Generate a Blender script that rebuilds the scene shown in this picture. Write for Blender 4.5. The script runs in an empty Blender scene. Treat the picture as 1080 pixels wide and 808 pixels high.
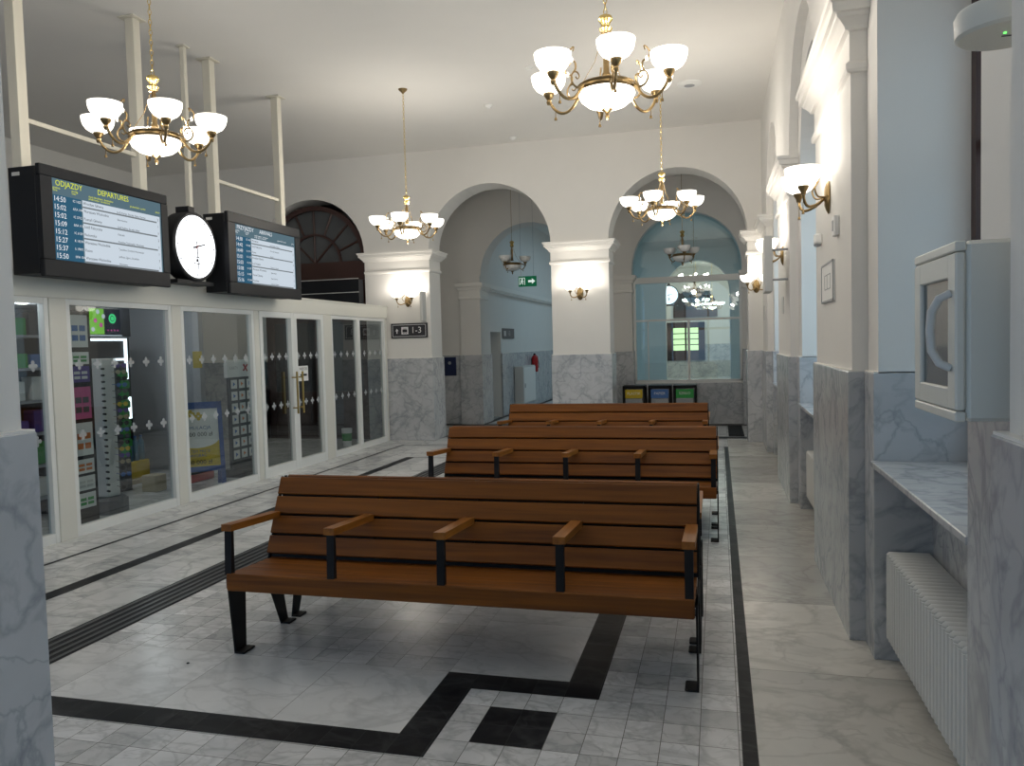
import bpy, bmesh, math, random
from mathutils import Vector, Matrix
random.seed(7)
S = bpy.context.scene
COL = S.collection
PI = math.pi

# ------------------------------------------------------------------ materials
def new_mat(name):
    m = bpy.data.materials.new(name); m.use_nodes = True
    nt = m.node_tree; nt.nodes.clear()
    out = nt.nodes.new('ShaderNodeOutputMaterial')
    return m, nt, out

def pbr(name, col, rough=.6, metal=0., spec=.5, bump=0., bscale=60., var=0., vscale=3., alpha=1.):
    m, nt, out = new_mat(name)
    b = nt.nodes.new('ShaderNodeBsdfPrincipled')
    b.inputs['Base Color'].default_value = (*col, 1)
    b.inputs['Roughness'].default_value = rough
    b.inputs['Metallic'].default_value = metal
    b.inputs['Specular IOR Level'].default_value = spec
    nt.links.new(b.outputs[0], out.inputs[0])
    tc = nt.nodes.new('ShaderNodeTexCoord')
    n = nt.nodes.new('ShaderNodeTexNoise'); n.inputs['Scale'].default_value = vscale
    n.inputs['Detail'].default_value = 5
    nt.links.new(tc.outputs['Object'], n.inputs['Vector'])
    r = nt.nodes.new('ShaderNodeMapRange')
    r.inputs['To Min'].default_value = 1 - var - .01; r.inputs['To Max'].default_value = 1 + var + .01
    nt.links.new(n.outputs['Fac'], r.inputs['Value'])
    h = nt.nodes.new('ShaderNodeHueSaturation'); h.inputs['Color'].default_value = (*col, 1)
    nt.links.new(r.outputs[0], h.inputs['Value']); nt.links.new(h.outputs[0], b.inputs['Base Color'])
    if bump:
        n2 = nt.nodes.new('ShaderNodeTexNoise'); n2.inputs['Scale'].default_value = bscale
        nt.links.new(tc.outputs['Object'], n2.inputs['Vector'])
        bp = nt.nodes.new('ShaderNodeBump'); bp.inputs['Strength'].default_value = bump; bp.inputs['Distance'].default_value = .002
        nt.links.new(n2.outputs['Fac'], bp.inputs['Height']); nt.links.new(bp.outputs[0], b.inputs['Normal'])
    return m

def emit(name, col, s):
    m, nt, out = new_mat(name)
    e = nt.nodes.new('ShaderNodeEmission'); e.inputs[0].default_value = (*col, 1); e.inputs[1].default_value = s
    nt.links.new(e.outputs[0], out.inputs[0]); return m

def glass(name, tint=(.9, .95, .95), refl=.12):
    m, nt, out = new_mat(name)
    t = nt.nodes.new('ShaderNodeBsdfTransparent'); t.inputs[0].default_value = (*tint, 1)
    g = nt.nodes.new('ShaderNodeBsdfGlossy'); g.inputs['Roughness'].default_value = .01
    g.inputs[0].default_value = (.95, .98, 1, 1)
    lw = nt.nodes.new('ShaderNodeLayerWeight'); lw.inputs[0].default_value = .25
    r = nt.nodes.new('ShaderNodeMapRange'); r.inputs['To Min'].default_value = refl; r.inputs['To Max'].default_value = .7
    nt.links.new(lw.outputs['Fresnel'], r.inputs['Value'])
    mx = nt.nodes.new('ShaderNodeMixShader')
    nt.links.new(r.outputs[0], mx.inputs[0]); nt.links.new(t.outputs[0], mx.inputs[1]); nt.links.new(g.outputs[0], mx.inputs[2])
    nt.links.new(mx.outputs[0], out.inputs[0]); return m

def marble(name, c1, c2, vein, rough=.25, scale=1.6, tile=None, off=(0, 0), joint=None, jw=.0015, tvar=.12, veinamt=.55, spec=.5):
    """veined marble; tile=(w,h) lays a grid of slabs, each with its own tone and its own piece of veining"""
    m, nt, out = new_mat(name); N = nt.nodes.new; L = nt.links.new
    b = N('ShaderNodeBsdfPrincipled'); L(b.outputs[0], out.inputs[0])
    b.inputs['Roughness'].default_value = rough; b.inputs['Specular IOR Level'].default_value = spec
    tc = N('ShaderNodeTexCoord'); vec = tc.outputs['Object']
    cellv = None
    if tile:
        mp = N('ShaderNodeMapping'); mp.inputs['Location'].default_value = (-off[0], -off[1], 0); L(vec, mp.inputs[0])
        sep = N('ShaderNodeSeparateXYZ'); L(mp.outputs[0], sep.inputs[0])
        fl = []
        for k in (0, 1):
            d = N('ShaderNodeMath'); d.operation = 'DIVIDE'; d.inputs[1].default_value = tile[k]; L(sep.outputs[k], d.inputs[0])
            f = N('ShaderNodeMath'); f.operation = 'FLOOR'; L(d.outputs[0], f.inputs[0])
            fr = N('ShaderNodeMath'); fr.operation = 'FRACT'; L(d.outputs[0], fr.inputs[0])
            a = N('ShaderNodeMath'); a.operation = 'SUBTRACT'; a.inputs[1].default_value = .5; L(fr.outputs[0], a.inputs[0])
            ab = N('ShaderNodeMath'); ab.operation = 'ABSOLUTE'; L(a.outputs[0], ab.inputs[0])
            g = N('ShaderNodeMath'); g.operation = 'GREATER_THAN'; g.inputs[1].default_value = .5 - jw / tile[k]; L(ab.outputs[0], g.inputs[0])
            fl.append((f, g))
        cb = N('ShaderNodeCombineXYZ'); L(fl[0][0].outputs[0], cb.inputs[0]); L(fl[1][0].outputs[0], cb.inputs[1])
        wn = N('ShaderNodeTexWhiteNoise'); wn.noise_dimensions = '2D'; L(cb.outputs[0], wn.inputs['Vector'])
        sc = N('ShaderNodeVectorMath'); sc.operation = 'SCALE'; sc.inputs['Scale'].default_value = 9.; L(wn.outputs['Color'], sc.inputs[0])
        ad = N('ShaderNodeVectorMath'); ad.operation = 'ADD'; L(vec, ad.inputs[0]); L(sc.outputs[0], ad.inputs[1]); vec = ad.outputs[0]
        jm = N('ShaderNodeMath'); jm.operation = 'MAXIMUM'; L(fl[0][1].outputs[0], jm.inputs[0]); L(fl[1][1].outputs[0], jm.inputs[1])
    n1 = N('ShaderNodeTexNoise'); n1.inputs['Scale'].default_value = scale; n1.inputs['Detail'].default_value = 7; n1.inputs['Distortion'].default_value = .6
    L(vec, n1.inputs['Vector'])
    cr = N('ShaderNodeMix'); cr.data_type = 'RGBA'; cr.inputs[6].default_value = (*c1, 1); cr.inputs[7].default_value = (*c2, 1)
    ra = N('ShaderNodeMapRange'); ra.inputs['From Min'].default_value = .35; ra.inputs['From Max'].default_value = .68; L(n1.outputs['Fac'], ra.inputs[0])
    L(ra.outputs[0], cr.inputs[0]); col = cr.outputs[2]
    for sc_, w_, amt in ((scale * 1.1, .03, veinamt), (scale * 2.9, .05, veinamt * .6), (scale * .8, .010, veinamt * .9)):
        n2 = N('ShaderNodeTexNoise'); n2.inputs['Scale'].default_value = sc_; n2.inputs['Detail'].default_value = 7; n2.inputs['Roughness'].default_value = .5; n2.inputs['Distortion'].default_value = .5
        mp2 = N('ShaderNodeMapping'); mp2.inputs['Rotation'].default_value = (.6, .5, .7); mp2.inputs['Scale'].default_value = (.9, 1.35, 1)
        L(vec, mp2.inputs[0]); L(mp2.outputs[0], n2.inputs['Vector'])
        s = N('ShaderNodeMath'); s.operation = 'SUBTRACT'; s.inputs[1].default_value = .5; L(n2.outputs['Fac'], s.inputs[0])
        ab = N('ShaderNodeMath'); ab.operation = 'ABSOLUTE'; L(s.outputs[0], ab.inputs[0])
        mr = N('ShaderNodeMapRange'); mr.inputs['From Min'].default_value = 0; mr.inputs['From Max'].default_value = w_
        mr.inputs['To Min'].default_value = amt; mr.inputs['To Max'].default_value = 0; L(ab.outputs[0], mr.inputs[0])
        mx = N('ShaderNodeMix'); mx.data_type = 'RGBA'; L(mr.outputs[0], mx.inputs[0]); L(col, mx.inputs[6]); mx.inputs[7].default_value = (*vein, 1); col = mx.outputs[2]
    if tile:
        tr = N('ShaderNodeMapRange'); tr.inputs['To Min'].default_value = 1 - tvar; tr.inputs['To Max'].default_value = 1 + tvar * .5; L(wn.outputs['Value'], tr.inputs[0])
        hs = N('ShaderNodeHueSaturation'); L(tr.outputs[0], hs.inputs['Value']); L(col, hs.inputs['Color'])
        mx = N('ShaderNodeMix'); mx.data_type = 'RGBA'; L(jm.outputs[0], mx.inputs[0]); L(hs.outputs[0], mx.inputs[6]); mx.inputs[7].default_value = (*(joint or vein), 1); col = mx.outputs[2]
    L(col, b.inputs['Base Color'])
    return m

def wood(name, c1, c2, axis=0, rough=.4):
    m, nt, out = new_mat(name); N = nt.nodes.new; L = nt.links.new
    b = N('ShaderNodeBsdfPrincipled'); L(b.outputs[0], out.inputs[0]); b.inputs['Roughness'].default_value = rough
    b.inputs['Specular IOR Level'].default_value = .3
    tc = N('ShaderNodeTexCoord'); mp = N('ShaderNodeMapping'); sc = [38, 38, 38]; sc[axis] = 1.6; mp.inputs['Scale'].default_value = sc
    L(tc.outputs['Object'], mp.inputs[0])
    n = N('ShaderNodeTexNoise'); n.inputs['Scale'].default_value = 1; n.inputs['Detail'].default_value = 6; n.inputs['Distortion'].default_value = .4; L(mp.outputs[0], n.inputs['Vector'])
    mp2 = N('ShaderNodeMapping'); sc = [9, 9, 9]; sc[axis] = .8; mp2.inputs['Scale'].default_value = sc; L(tc.outputs['Object'], mp2.inputs[0])
    n2 = N('ShaderNodeTexNoise'); n2.inputs['Scale'].default_value = 1; L(mp2.outputs[0], n2.inputs['Vector'])
    a = N('ShaderNodeMath'); a.operation = 'ADD'; L(n.outputs['Fac'], a.inputs[0]); L(n2.outputs['Fac'], a.inputs[1])
    r = N('ShaderNodeMapRange'); r.inputs['From Min'].default_value = .75; r.inputs['From Max'].default_value = 1.25; L(a.outputs[0], r.inputs[0])
    mx = N('ShaderNodeMix'); mx.data_type = 'RGBA'; L(r.outputs[0], mx.inputs[0]); mx.inputs[6].default_value = (*c1, 1); mx.inputs[7].default_value = (*c2, 1)
    L(mx.outputs[2], b.inputs['Base Color'])
    bp = N('ShaderNodeBump'); bp.inputs['Strength'].default_value = .12; bp.inputs['Distance'].default_value = .001
    L(n.outputs['Fac'], bp.inputs['Height']); L(bp.outputs[0], b.inputs['Normal'])
    return m

M = {}
M['plaster'] = pbr('plaster', (.75, .735, .705), .85, var=.015, bump=.15, bscale=120)
M['ceiling'] = pbr('ceiling_paint', (.76, .745, .715), .9, var=.01)
M['moulding'] = pbr('moulding_paint', (.80, .78, .74), .7)
M['marble_wall'] = marble('marble_wall', (.56, .57, .585), (.45, .465, .48), (.18, .20, .23), .25, 1.8, veinamt=.42)
M['marble_slab'] = marble('marble_slab', (.74, .745, .745), (.60, .61, .615), (.30, .31, .32), .25, 1.2, tile=(.62, .71), off=(.133, 4.02), joint=(.22, .22, .21), tvar=.16, veinamt=.4)
M['marble_warm'] = marble('marble_warm', (.68, .665, .62), (.53, .525, .50), (.30, .29, .27), .25, 1.2, tile=(.80, 1.06), off=(.133, 4.02), joint=(.20, .19, .17), tvar=.2, veinamt=.36)
M['marble_tile'] = marble('marble_tile', (.72, .725, .735), (.54, .55, .565), (.32, .33, .34), .27, 2.5, tile=(.1555, .1640), off=(-1.027, 3.036), joint=(.2, .2, .19), jw=.0017, tvar=.24, veinamt=.45)
M['marble_field'] = marble('marble_field', (.72, .725, .73), (.60, .61, .62), (.38, .39, .40), .25, 1.5, tile=(.62, 1.4), off=(-1.34, 3.04), joint=(.26, .26, .25), tvar=.10, veinamt=.35)
M['black_marble'] = marble('black_marble', (.009, .0095, .012), (.018, .019, .022), (.35, .35, .35), .42, 1.1, tile=(.155, .164), off=(-1.027, 3.036), joint=(.05, .05, .05), jw=.001, tvar=.1, veinamt=.05, spec=.1)
M['groove'] = pbr('tactile_ridge', (.05, .052, .056), .35, var=.1)
M['mat'] = pbr('entrance_mat', (.02, .02, .022), .95, bump=.6, bscale=300)
M['brass'] = pbr('aged_brass', (.30, .21, .10), .35, metal=1., var=.15, vscale=20)
M['gilt'] = pbr('gilt_brass', (.75, .56, .22), .25, metal=1.)
M['bowl_lit'] = emit('lit_opal_glass', (1., .93, .80), 3.2)
M['bulb'] = emit('bulb', (1., .93, .80), 14)
M['bowl_off'] = pbr('unlit_opal_glass', (.75, .76, .76), .25)
M['crystal'] = pbr('crystal_drop', (.85, .85, .83), .08, spec=1.)
M['white_metal'] = pbr('cream_powder_coat', (.70, .69, .63), .45)
M['post'] = pbr('cream_steel_post', (.66, .63, .54), .5)
M['frame_white'] = pbr('white_aluminium', (.76, .77, .75), .4)
M['radiator'] = pbr('radiator_enamel', (.72, .71, .67), .35)
M['black'] = pbr('black_plastic', (.008, .009, .012), .5, spec=.3)
M['black_steel'] = pbr('black_powder_steel', (.006, .006, .007), .55, spec=.25, bump=.2, bscale=400)
M['bench_wood'] = wood('bench_wood', (.105, .030, .002), (.225, .072, .005), 0, .5)
M['arm_wood'] = wood('armrest_wood', (.19, .062, .008), (.32, .12, .015), 1, .45)
M['brown'] = pbr('brown_window_wood', (.045, .018, .014), .4, var=.1)
M['glass'] = glass('clear_glass', (.82, .90, .90), .07)
M['shop_glass'] = glass('shop_glass', (.62, .68, .68), .10)
M['part_glass'] = glass('partition_glass', (.62, .82, .86), .10)
M['dark_glass'] = pbr('dark_glass', (.06, .065, .07), .08, spec=.8)
M['decal'] = glass('frosted_decal', (.55, .58, .58), .10)
_d = M['decal'].node_tree; _g = [n for n in _d.nodes if n.type == 'BSDF_GLOSSY'][0]; _b = _d.nodes.new('ShaderNodeBsdfDiffuse'); _b.inputs[0].default_value = (.75, .78, .80, 1)
_m = [n for n in _d.nodes if n.type == 'MIX_SHADER'][0]; _d.links.new(_b.outputs[0], _m.inputs[2]); _m.inputs[0].default_value = .5; _d.links.remove(_m.inputs[0].links[0])
M['handle'] = pbr('bronze_handle', (.42, .30, .10), .35, metal=1.)
M['white'] = pbr('white_card', (.80, .80, .78), .6)
M['grey'] = pbr('mid_grey', (.35, .36, .38), .5)
M['lgrey'] = pbr('light_grey', (.58, .58, .56), .5)
M['dgrey'] = pbr('dark_grey', (.08, .085, .095), .5)
M['navy'] = pbr('navy_poster', (.012, .02, .07), .4)
M['sign_black'] = pbr('sign_black', (.018, .017, .022), .4)
M['sign_white'] = pbr('sign_white', (.75, .74, .74), .5)
M['green_sign'] = emit('exit_sign_green', (.015, .16, .07), .55)
M['sign_glow'] = emit('exit_sign_white', (.80, .92, .86), .85)
M['red'] = pbr('red_paint', (.45, .01, .012), .3)
M['yellow'] = pbr('yellow_paint', (.62, .45, .02), .5)
M['blue'] = pbr('blue_paint', (.03, .09, .30), .45)
M['lblue'] = pbr('label_blue', (.06, .16, .42), .45)
M['green'] = pbr('green_paint', (.02, .30, .05), .5)
M['pink'] = pbr('pink_poster', (.62, .10, .28), .5)
M['purple'] = pbr('purple_poster', (.10, .06, .30), .5)
M['orange'] = pbr('orange_poster', (.75, .22, .06), .5)
M['beige'] = pbr('beige_board', (.42, .36, .24), .6)
M['neon'] = emit('white_neon', (.85, .93, 1.), 3.)
M['screen_white'] = emit('screen_row', (.62, .70, .78), .95)
M['screen_bar'] = emit('screen_bar', (.22, .25, .27), .8)
M['screen_blue'] = emit('screen_column', (.035, .12, .20), .9)
M['screen_head'] = emit('screen_header', (.11, .18, .22), .9)
M['screen_ink'] = emit('screen_ink', (.02, .025, .03), .5)
M['screen_yellow'] = emit('screen_yellow', (.75, .80, .03), 1.)
M['screen_text'] = emit('screen_white_text', (.85, .88, .92), 1.)
M['dial'] = emit('backlit_dial', (.93, .96, 1.), 2.2)
M['ink'] = pbr('black_ink', (.015, .015, .02), .6)
M['scr_green'] = emit('screen_green', (.20, .55, .06), 1.1)
M['scr_dark'] = emit('screen_dark', (.01, .015, .03), 1.)
M['scr_lime'] = emit('screen_lime', (.05, .75, .25), 1.3)
M['scr_magenta'] = emit('screen_magenta', (.6, .08, .35), 1.)
M['spot'] = emit('shop_spotlight', (1, .95, .85), 9.)
M['led'] = emit('green_led', (.1, 1., .1), 3.)
M['water'] = pbr('bottle_water', (.12, .25, .36), .15)
M['asphalt'] = pbr('outside_paving', (.20, .20, .19), .9, var=.2)
M['leaf'] = pbr('outside_leaves', (.10, .22, .03), .8, var=.5, vscale=9)

# ------------------------------------------------------------------ mesh builder
class MB:
    def __init__(s): s.v = []; s.f = []; s.m = []; s.mats = []
    def mi(s, mat):
        if mat not in s.mats: s.mats.append(mat)
        return s.mats.index(mat)
    def face(s, idx, mat=None): s.f.append(tuple(idx)); s.m.append(s.mi(mat) if mat else 0)
    def quad(s, a, b, c, d, mat=None):
        n = len(s.v); s.v += [tuple(a), tuple(b), tuple(c), tuple(d)]; s.face((n, n + 1, n + 2, n + 3), mat)
    def poly(s, pts, mat=None):
        n = len(s.v); s.v += [tuple(p) for p in pts]; s.face(range(n, n + len(pts)), mat)
    def box(s, x0, x1, y0, y1, z0, z1, mat=None, bev=0.):
        if x0 > x1: x0, x1 = x1, x0
        if y0 > y1: y0, y1 = y1, y0
        if z0 > z1: z0, z1 = z1, z0
        b = min(bev, (x1 - x0) * .45, (y1 - y0) * .45, (z1 - z0) * .45)
        n = len(s.v)
        if b <= 0:
            for z in (z0, z1):
                s.v += [(x0, y0, z), (x1, y0, z), (x1, y1, z), (x0, y1, z)]
            for q in ((3, 2, 1, 0), (4, 5, 6, 7), (0, 1, 5, 4), (1, 2, 6, 5), (2, 3, 7, 6), (3, 0, 4, 7)): s.face([n + i for i in q], mat)
            return
        c = []
        def V(p): s.v.append(p); return len(s.v) - 1
        X = (x0, x1); Y = (y0, y1); Z = (z0, z1); idx = {}
        for i in (0, 1):
            for j in (0, 1):
                for k in (0, 1):
                    sx = b if i == 0 else -b; sy = b if j == 0 else -b; sz = b if k == 0 else -b
                    idx[i, j, k, 0] = V((X[i], Y[j] + sy, Z[k] + sz))
                    idx[i, j, k, 1] = V((X[i] + sx, Y[j], Z[k] + sz))
                    idx[i, j, k, 2] = V((X[i] + sx, Y[j] + sy, Z[k]))
        for i in (0, 1):
            q = [idx[i, 0, 0, 0], idx[i, 1, 0, 0], idx[i, 1, 1, 0], idx[i, 0, 1, 0]]; s.face(q[::-1] if i == 0 else q, mat)
            q = [idx[0, i, 0, 1], idx[1, i, 0, 1], idx[1, i, 1, 1], idx[0, i, 1, 1]]; s.face(q if i == 0 else q[::-1], mat)
            q = [idx[0, 0, i, 2], idx[1, 0, i, 2], idx[1, 1, i, 2], idx[0, 1, i, 2]]; s.face(q[::-1] if i == 0 else q, mat)
        for i in (0, 1):
            for j in (0, 1):
                s.face([idx[i, j, 0, 0], idx[i, j, 1, 0], idx[i, j, 1, 1], idx[i, j, 0, 1]], mat)
                s.face([idx[i, 0, j, 0], idx[i, 1, j, 0], idx[i, 1, j, 2], idx[i, 0, j, 2]], mat)
                s.face([idx[0, i, j, 1], idx[1, i, j, 1], idx[1, i, j, 2], idx[0, i, j, 2]], mat)
                for k in (0, 1): s.face([idx[i, j, k, 0], idx[i, j, k, 1], idx[i, j, k, 2]], mat)
    def prism(s, pts, d, mat=None):
        """pts: 3-D outline, d: extrusion vector"""
        n = len(s.v); k = len(pts)
        s.v += [tuple(p) for p in pts] + [tuple(Vector(p) + Vector(d)) for p in pts]
        s.face(list(range(n, n + k))[::-1], mat); s.face(range(n + k, n + 2 * k), mat)
        for i in range(k): s.face((n + i, n + (i + 1) % k, n + k + (i + 1) % k, n + k + i), mat)
    def tube(s, path, r, seg=8, mat=None, cap=True):
        path = [Vector(p) for p in path]; R = r if isinstance(r, (list, tuple)) else [r] * len(path)
        t0 = (path[1] - path[0]).normalized()
        up = Vector((0, 0, 1)) if abs(t0.z) < .9 else Vector((1, 0, 0))
        a = t0.cross(up).normalized(); n = len(s.v)
        for i, p in enumerate(path):
            if i == 0: t = path[1] - p
            elif i == len(path) - 1: t = p - path[i - 1]
            else: t = path[i + 1] - path[i - 1]
            t.normalize(); a = (a - t * a.dot(t)); a = a.normalized() if a.length > 1e-6 else t.orthogonal().normalized(); b = t.cross(a)
            for k in range(seg):
                w = 2 * PI * k / seg; s.v.append(tuple(p + (a * math.cos(w) + b * math.sin(w)) * R[i]))
        for i in range(len(path) - 1):
            for k in range(seg):
                k2 = (k + 1) % seg; s.face((n + i * seg + k, n + i * seg + k2, n + (i + 1) * seg + k2, n + (i + 1) * seg + k), mat)
        if cap:
            s.face([n + k for k in range(seg)][::-1], mat); s.face([n + (len(path) - 1) * seg + k for k in range(seg)], mat)
    def ring(s, c, R, r, seg=16, rs=6, mat=None, u=(1, 0, 0), v=(0, 1, 0), sx=1., sy=1.):
        c = Vector(c); u = Vector(u); v = Vector(v); w = u.cross(v); n = len(s.v)
        for i in range(seg):
            a = 2 * PI * i / seg; d = u * math.cos(a) * sx + v * math.sin(a) * sy; dn = d.normalized()
            for k in range(rs):
                b = 2 * PI * k / rs; s.v.append(tuple(c + d * R + dn * r * math.cos(b) + w * r * math.sin(b)))
        for i in range(seg):
            for k in range(rs):
                i2 = (i + 1) % seg; k2 = (k + 1) % rs; s.face((n + i * rs + k, n + i2 * rs + k, n + i2 * rs + k2, n + i * rs + k2), mat)
    def lathe(s, prof, c=(0, 0, 0), seg=20, mat=None, axis='z'):
        n = len(s.v); k = len(prof)
        for i in range(seg):
            a = 2 * PI * i / seg
            for r, z in prof:
                if axis == 'z': p = (c[0] + r * math.cos(a), c[1] + r * math.sin(a), c[2] + z)
                elif axis == 'x': p = (c[0] + z, c[1] + r * math.cos(a), c[2] + r * math.sin(a))
                else: p = (c[0] + r * math.sin(a), c[1] + z, c[2] + r * math.cos(a))
                s.v.append(p)
        for i in range(seg):
            i2 = (i + 1) % seg
            for j in range(k - 1): s.face((n + i * k + j, n + i2 * k + j, n + i2 * k + j + 1, n + i * k + j + 1), mat)
    def text(s, body, size, o, ux, uy, mat, align='LEFT', depth=.0008, sx=1.):
        cu = bpy.data.curves.new('t', 'FONT'); cu.body = body; cu.size = size; cu.align_x = align; cu.align_y = 'CENTER'; cu.resolution_u = 2
        ob = bpy.data.objects.new('t', cu); COL.objects.link(ob)
        dg = bpy.context.evaluated_depsgraph_get(); dg.update()
        me = ob.evaluated_get(dg).to_mesh(); ux = Vector(ux); uy = Vector(uy); w = ux.cross(uy); n = len(s.v); o = Vector(o)
        for v in me.vertices: s.v.append(tuple(o + ux * v.co.x * sx + uy * v.co.y + w * depth))
        for p in me.polygons: s.face([n + i for i in p.vertices], mat)
        ob.evaluated_get(dg).to_mesh_clear(); bpy.data.objects.remove(ob); bpy.data.curves.remove(cu)
    def build(s, name, mat=None, parent=None, smooth=False, weld=True):
        me = bpy.data.meshes.new(name); me.from_pydata(s.v, [], s.f)
        if mat is not None and not s.mats: me.materials.append(mat)
        elif s.mats:
            for m in s.mats: me.materials.append(m)
            me.polygons.foreach_set('material_index', s.m)
        bm = bmesh.new(); bm.from_mesh(me)
        if weld: bmesh.ops.remove_doubles(bm, verts=bm.verts, dist=1e-5)
        if weld: bmesh.ops.recalc_face_normals(bm, faces=bm.faces)
        bm.to_mesh(me); bm.free()
        if smooth:
            me.polygons.foreach_set('use_smooth', [True] * len(me.polygons))
            try: me.set_sharp_from_angle(angle=math.radians(38))
            except Exception: pass
        o = bpy.data.objects.new(name, me); COL.objects.link(o)
        if parent: o.parent = parent
        return o

def spline(pts, k=5, rad=None):
    P_ = [Vector(p) for p in pts]; out = []; ro = []
    for i in range(len(P_) - 1):
        a = P_[max(i - 1, 0)]; b = P_[i]; c_ = P_[i + 1]; d = P_[min(i + 2, len(P_) - 1)]
        for j in range(k):
            t = j / k; out.append(.5 * ((2 * b) + (c_ - a) * t + (2 * a - 5 * b + 4 * c_ - d) * t * t + (3 * b - a - 3 * c_ + d) * t ** 3))
            if rad: ro.append(rad[i] + (rad[i + 1] - rad[i]) * t)
    out.append(P_[-1])
    if rad: ro.append(rad[-1]); return out, ro
    return out

def thing(name, label, cat, loc=(0, 0, 0), rz=0., group=None):
    o = bpy.data.objects.new(name, None); COL.objects.link(o); o.location = loc; o.rotation_euler = (0, 0, rz)
    o['label'] = label; o['category'] = cat
    if group: o['group'] = group
    return o
def tag(o, label, cat, group=None, kind=None):
    o['label'] = label; o['category'] = cat
    if group: o['group'] = group
    if kind: o['kind'] = kind
    return o
def struct(mb, name, mat=None, smooth=False, weld=True, parent=None):
    o = mb.build(name, mat, parent, smooth, weld)
    if parent is None: o['kind'] = 'structure'
    return o
_tn = [0]
def trim(mb, mat, smooth=False):
    _tn[0] += 1; return struct(mb, 'trim_%d' % _tn[0], mat, smooth)
def copy_tree(o, parent=None):
    c = o.copy(); COL.objects.link(c)
    if parent is not None: c.parent = parent
    for ch in list(kids.get(o.name, [])) or [x for x in o.children]:
        copy_tree(ch, c)
    return c
kids = {}
def dup(o, loc, rz=None, label=None, group=None):
    c = copy_tree(o); c.location = loc
    if rz is not None: c.rotation_euler = (0, 0, rz)
    if label: c['label'] = label
    if group: c['group'] = group
    return c

# ------------------------------------------------------------------ room dimensions
H = 5.06; FY = 13.0; FT = .6; X1 = .67; WZ = 1.46; SP = 3.33; AR = 1.075
XL = -10.6; NY0, NY1 = 1.08, 1.64; IN = .025

# ------------------------------------------------------------------ floor
fl = MB()
fl.box(XL, 1.3, -4.2, 36.4, -.12, 0, M['marble_slab'])
def inlay(x0, x1, y0, y1, mat, lv=1): 
    z = .0006 * lv; fl.quad((x0, y0, z), (x1, y0, z), (x1, y1, z), (x0, y1, z), mat)
inlay(.133, 1.02, 1.0, 13.3, M['marble_warm'])
inlay(-3.5, .073, 1.0, 12.36, M['marble_tile'])
inlay(-3.5, -1.17, 2.88, 3.69, M['marble_field'], 2); inlay(-1.34, -.553, 3.69, 9.3, M['marble_field'], 2)
for a in ((-3.5, -1.17, 2.88, 3.045), (-1.34, -1.17, 3.045, 3.69), (-1.17, -.553, 3.525, 3.69), (-.72, -.553, 3.69, 9.3),
          (-1.027, -.716, 3.036, 3.364), (.073, .133, 1.0, 12.40), (-5.21, .073, 12.365, 12.395), (-5.21, -5.17, 1.0, 12.395),
          (-4.565, -4.43, 1.0, 10.98), (-4.43, -3.8, 10.95, 10.98), (-3.81, -3.49, 1.0, 10.98),
          (-6.0, .9, 13.45, 13.72), (-6.0, .9, 15.45, 15.78), (-4.84, -4.7, 15.78, 26)):
    inlay(*a, M['black_marble'], 3)
for k in range(5):
    x = -3.80 + k * .062; fl.box(x + .012, x + .04, 1.0, 10.9, .001, .005, M['groove'])
fo = struct(fl, 'floor', weld=False)
mm = MB(); mm.box(.16, .42, 13.78, 15.4, .0022, .012, bev=.004)
for k in range(12): mm.box(.17 + k * .02, .18 + k * .02, 13.8, 15.38, .012, .016)
tag(mm.build('entrance_mat', M['mat']), 'black ribbed entrance mat on the floor beside the far right pier', 'mat')
# little dark pebble of dirt on the light slab
pb = MB(); pb.lathe([(0, .008), (.006, .007), (.009, .003), (.008, .002)], (-2.75, 3.52, 0), 8)
tag(pb.build('pebble', M['black']), 'tiny black bit of grit on the pale slab by the front bench leg', 'grit')

# ------------------------------------------------------------------ ceilings
c = MB(); c.box(XL - .3, 1.6, .9, 13.3, H, H + .2); struct(c, 'ceiling', M['ceiling'])
c = MB(); c.box(XL - .3, 1.6, -4.4, .9, H, H + .2); struct(c, 'ceiling', M['ceiling'])
c = MB(); c.box(XL - .3, 1.6, 13.3, 36.8, 4.85, 5.05); struct(c, 'ceiling', M['ceiling'])

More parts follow.
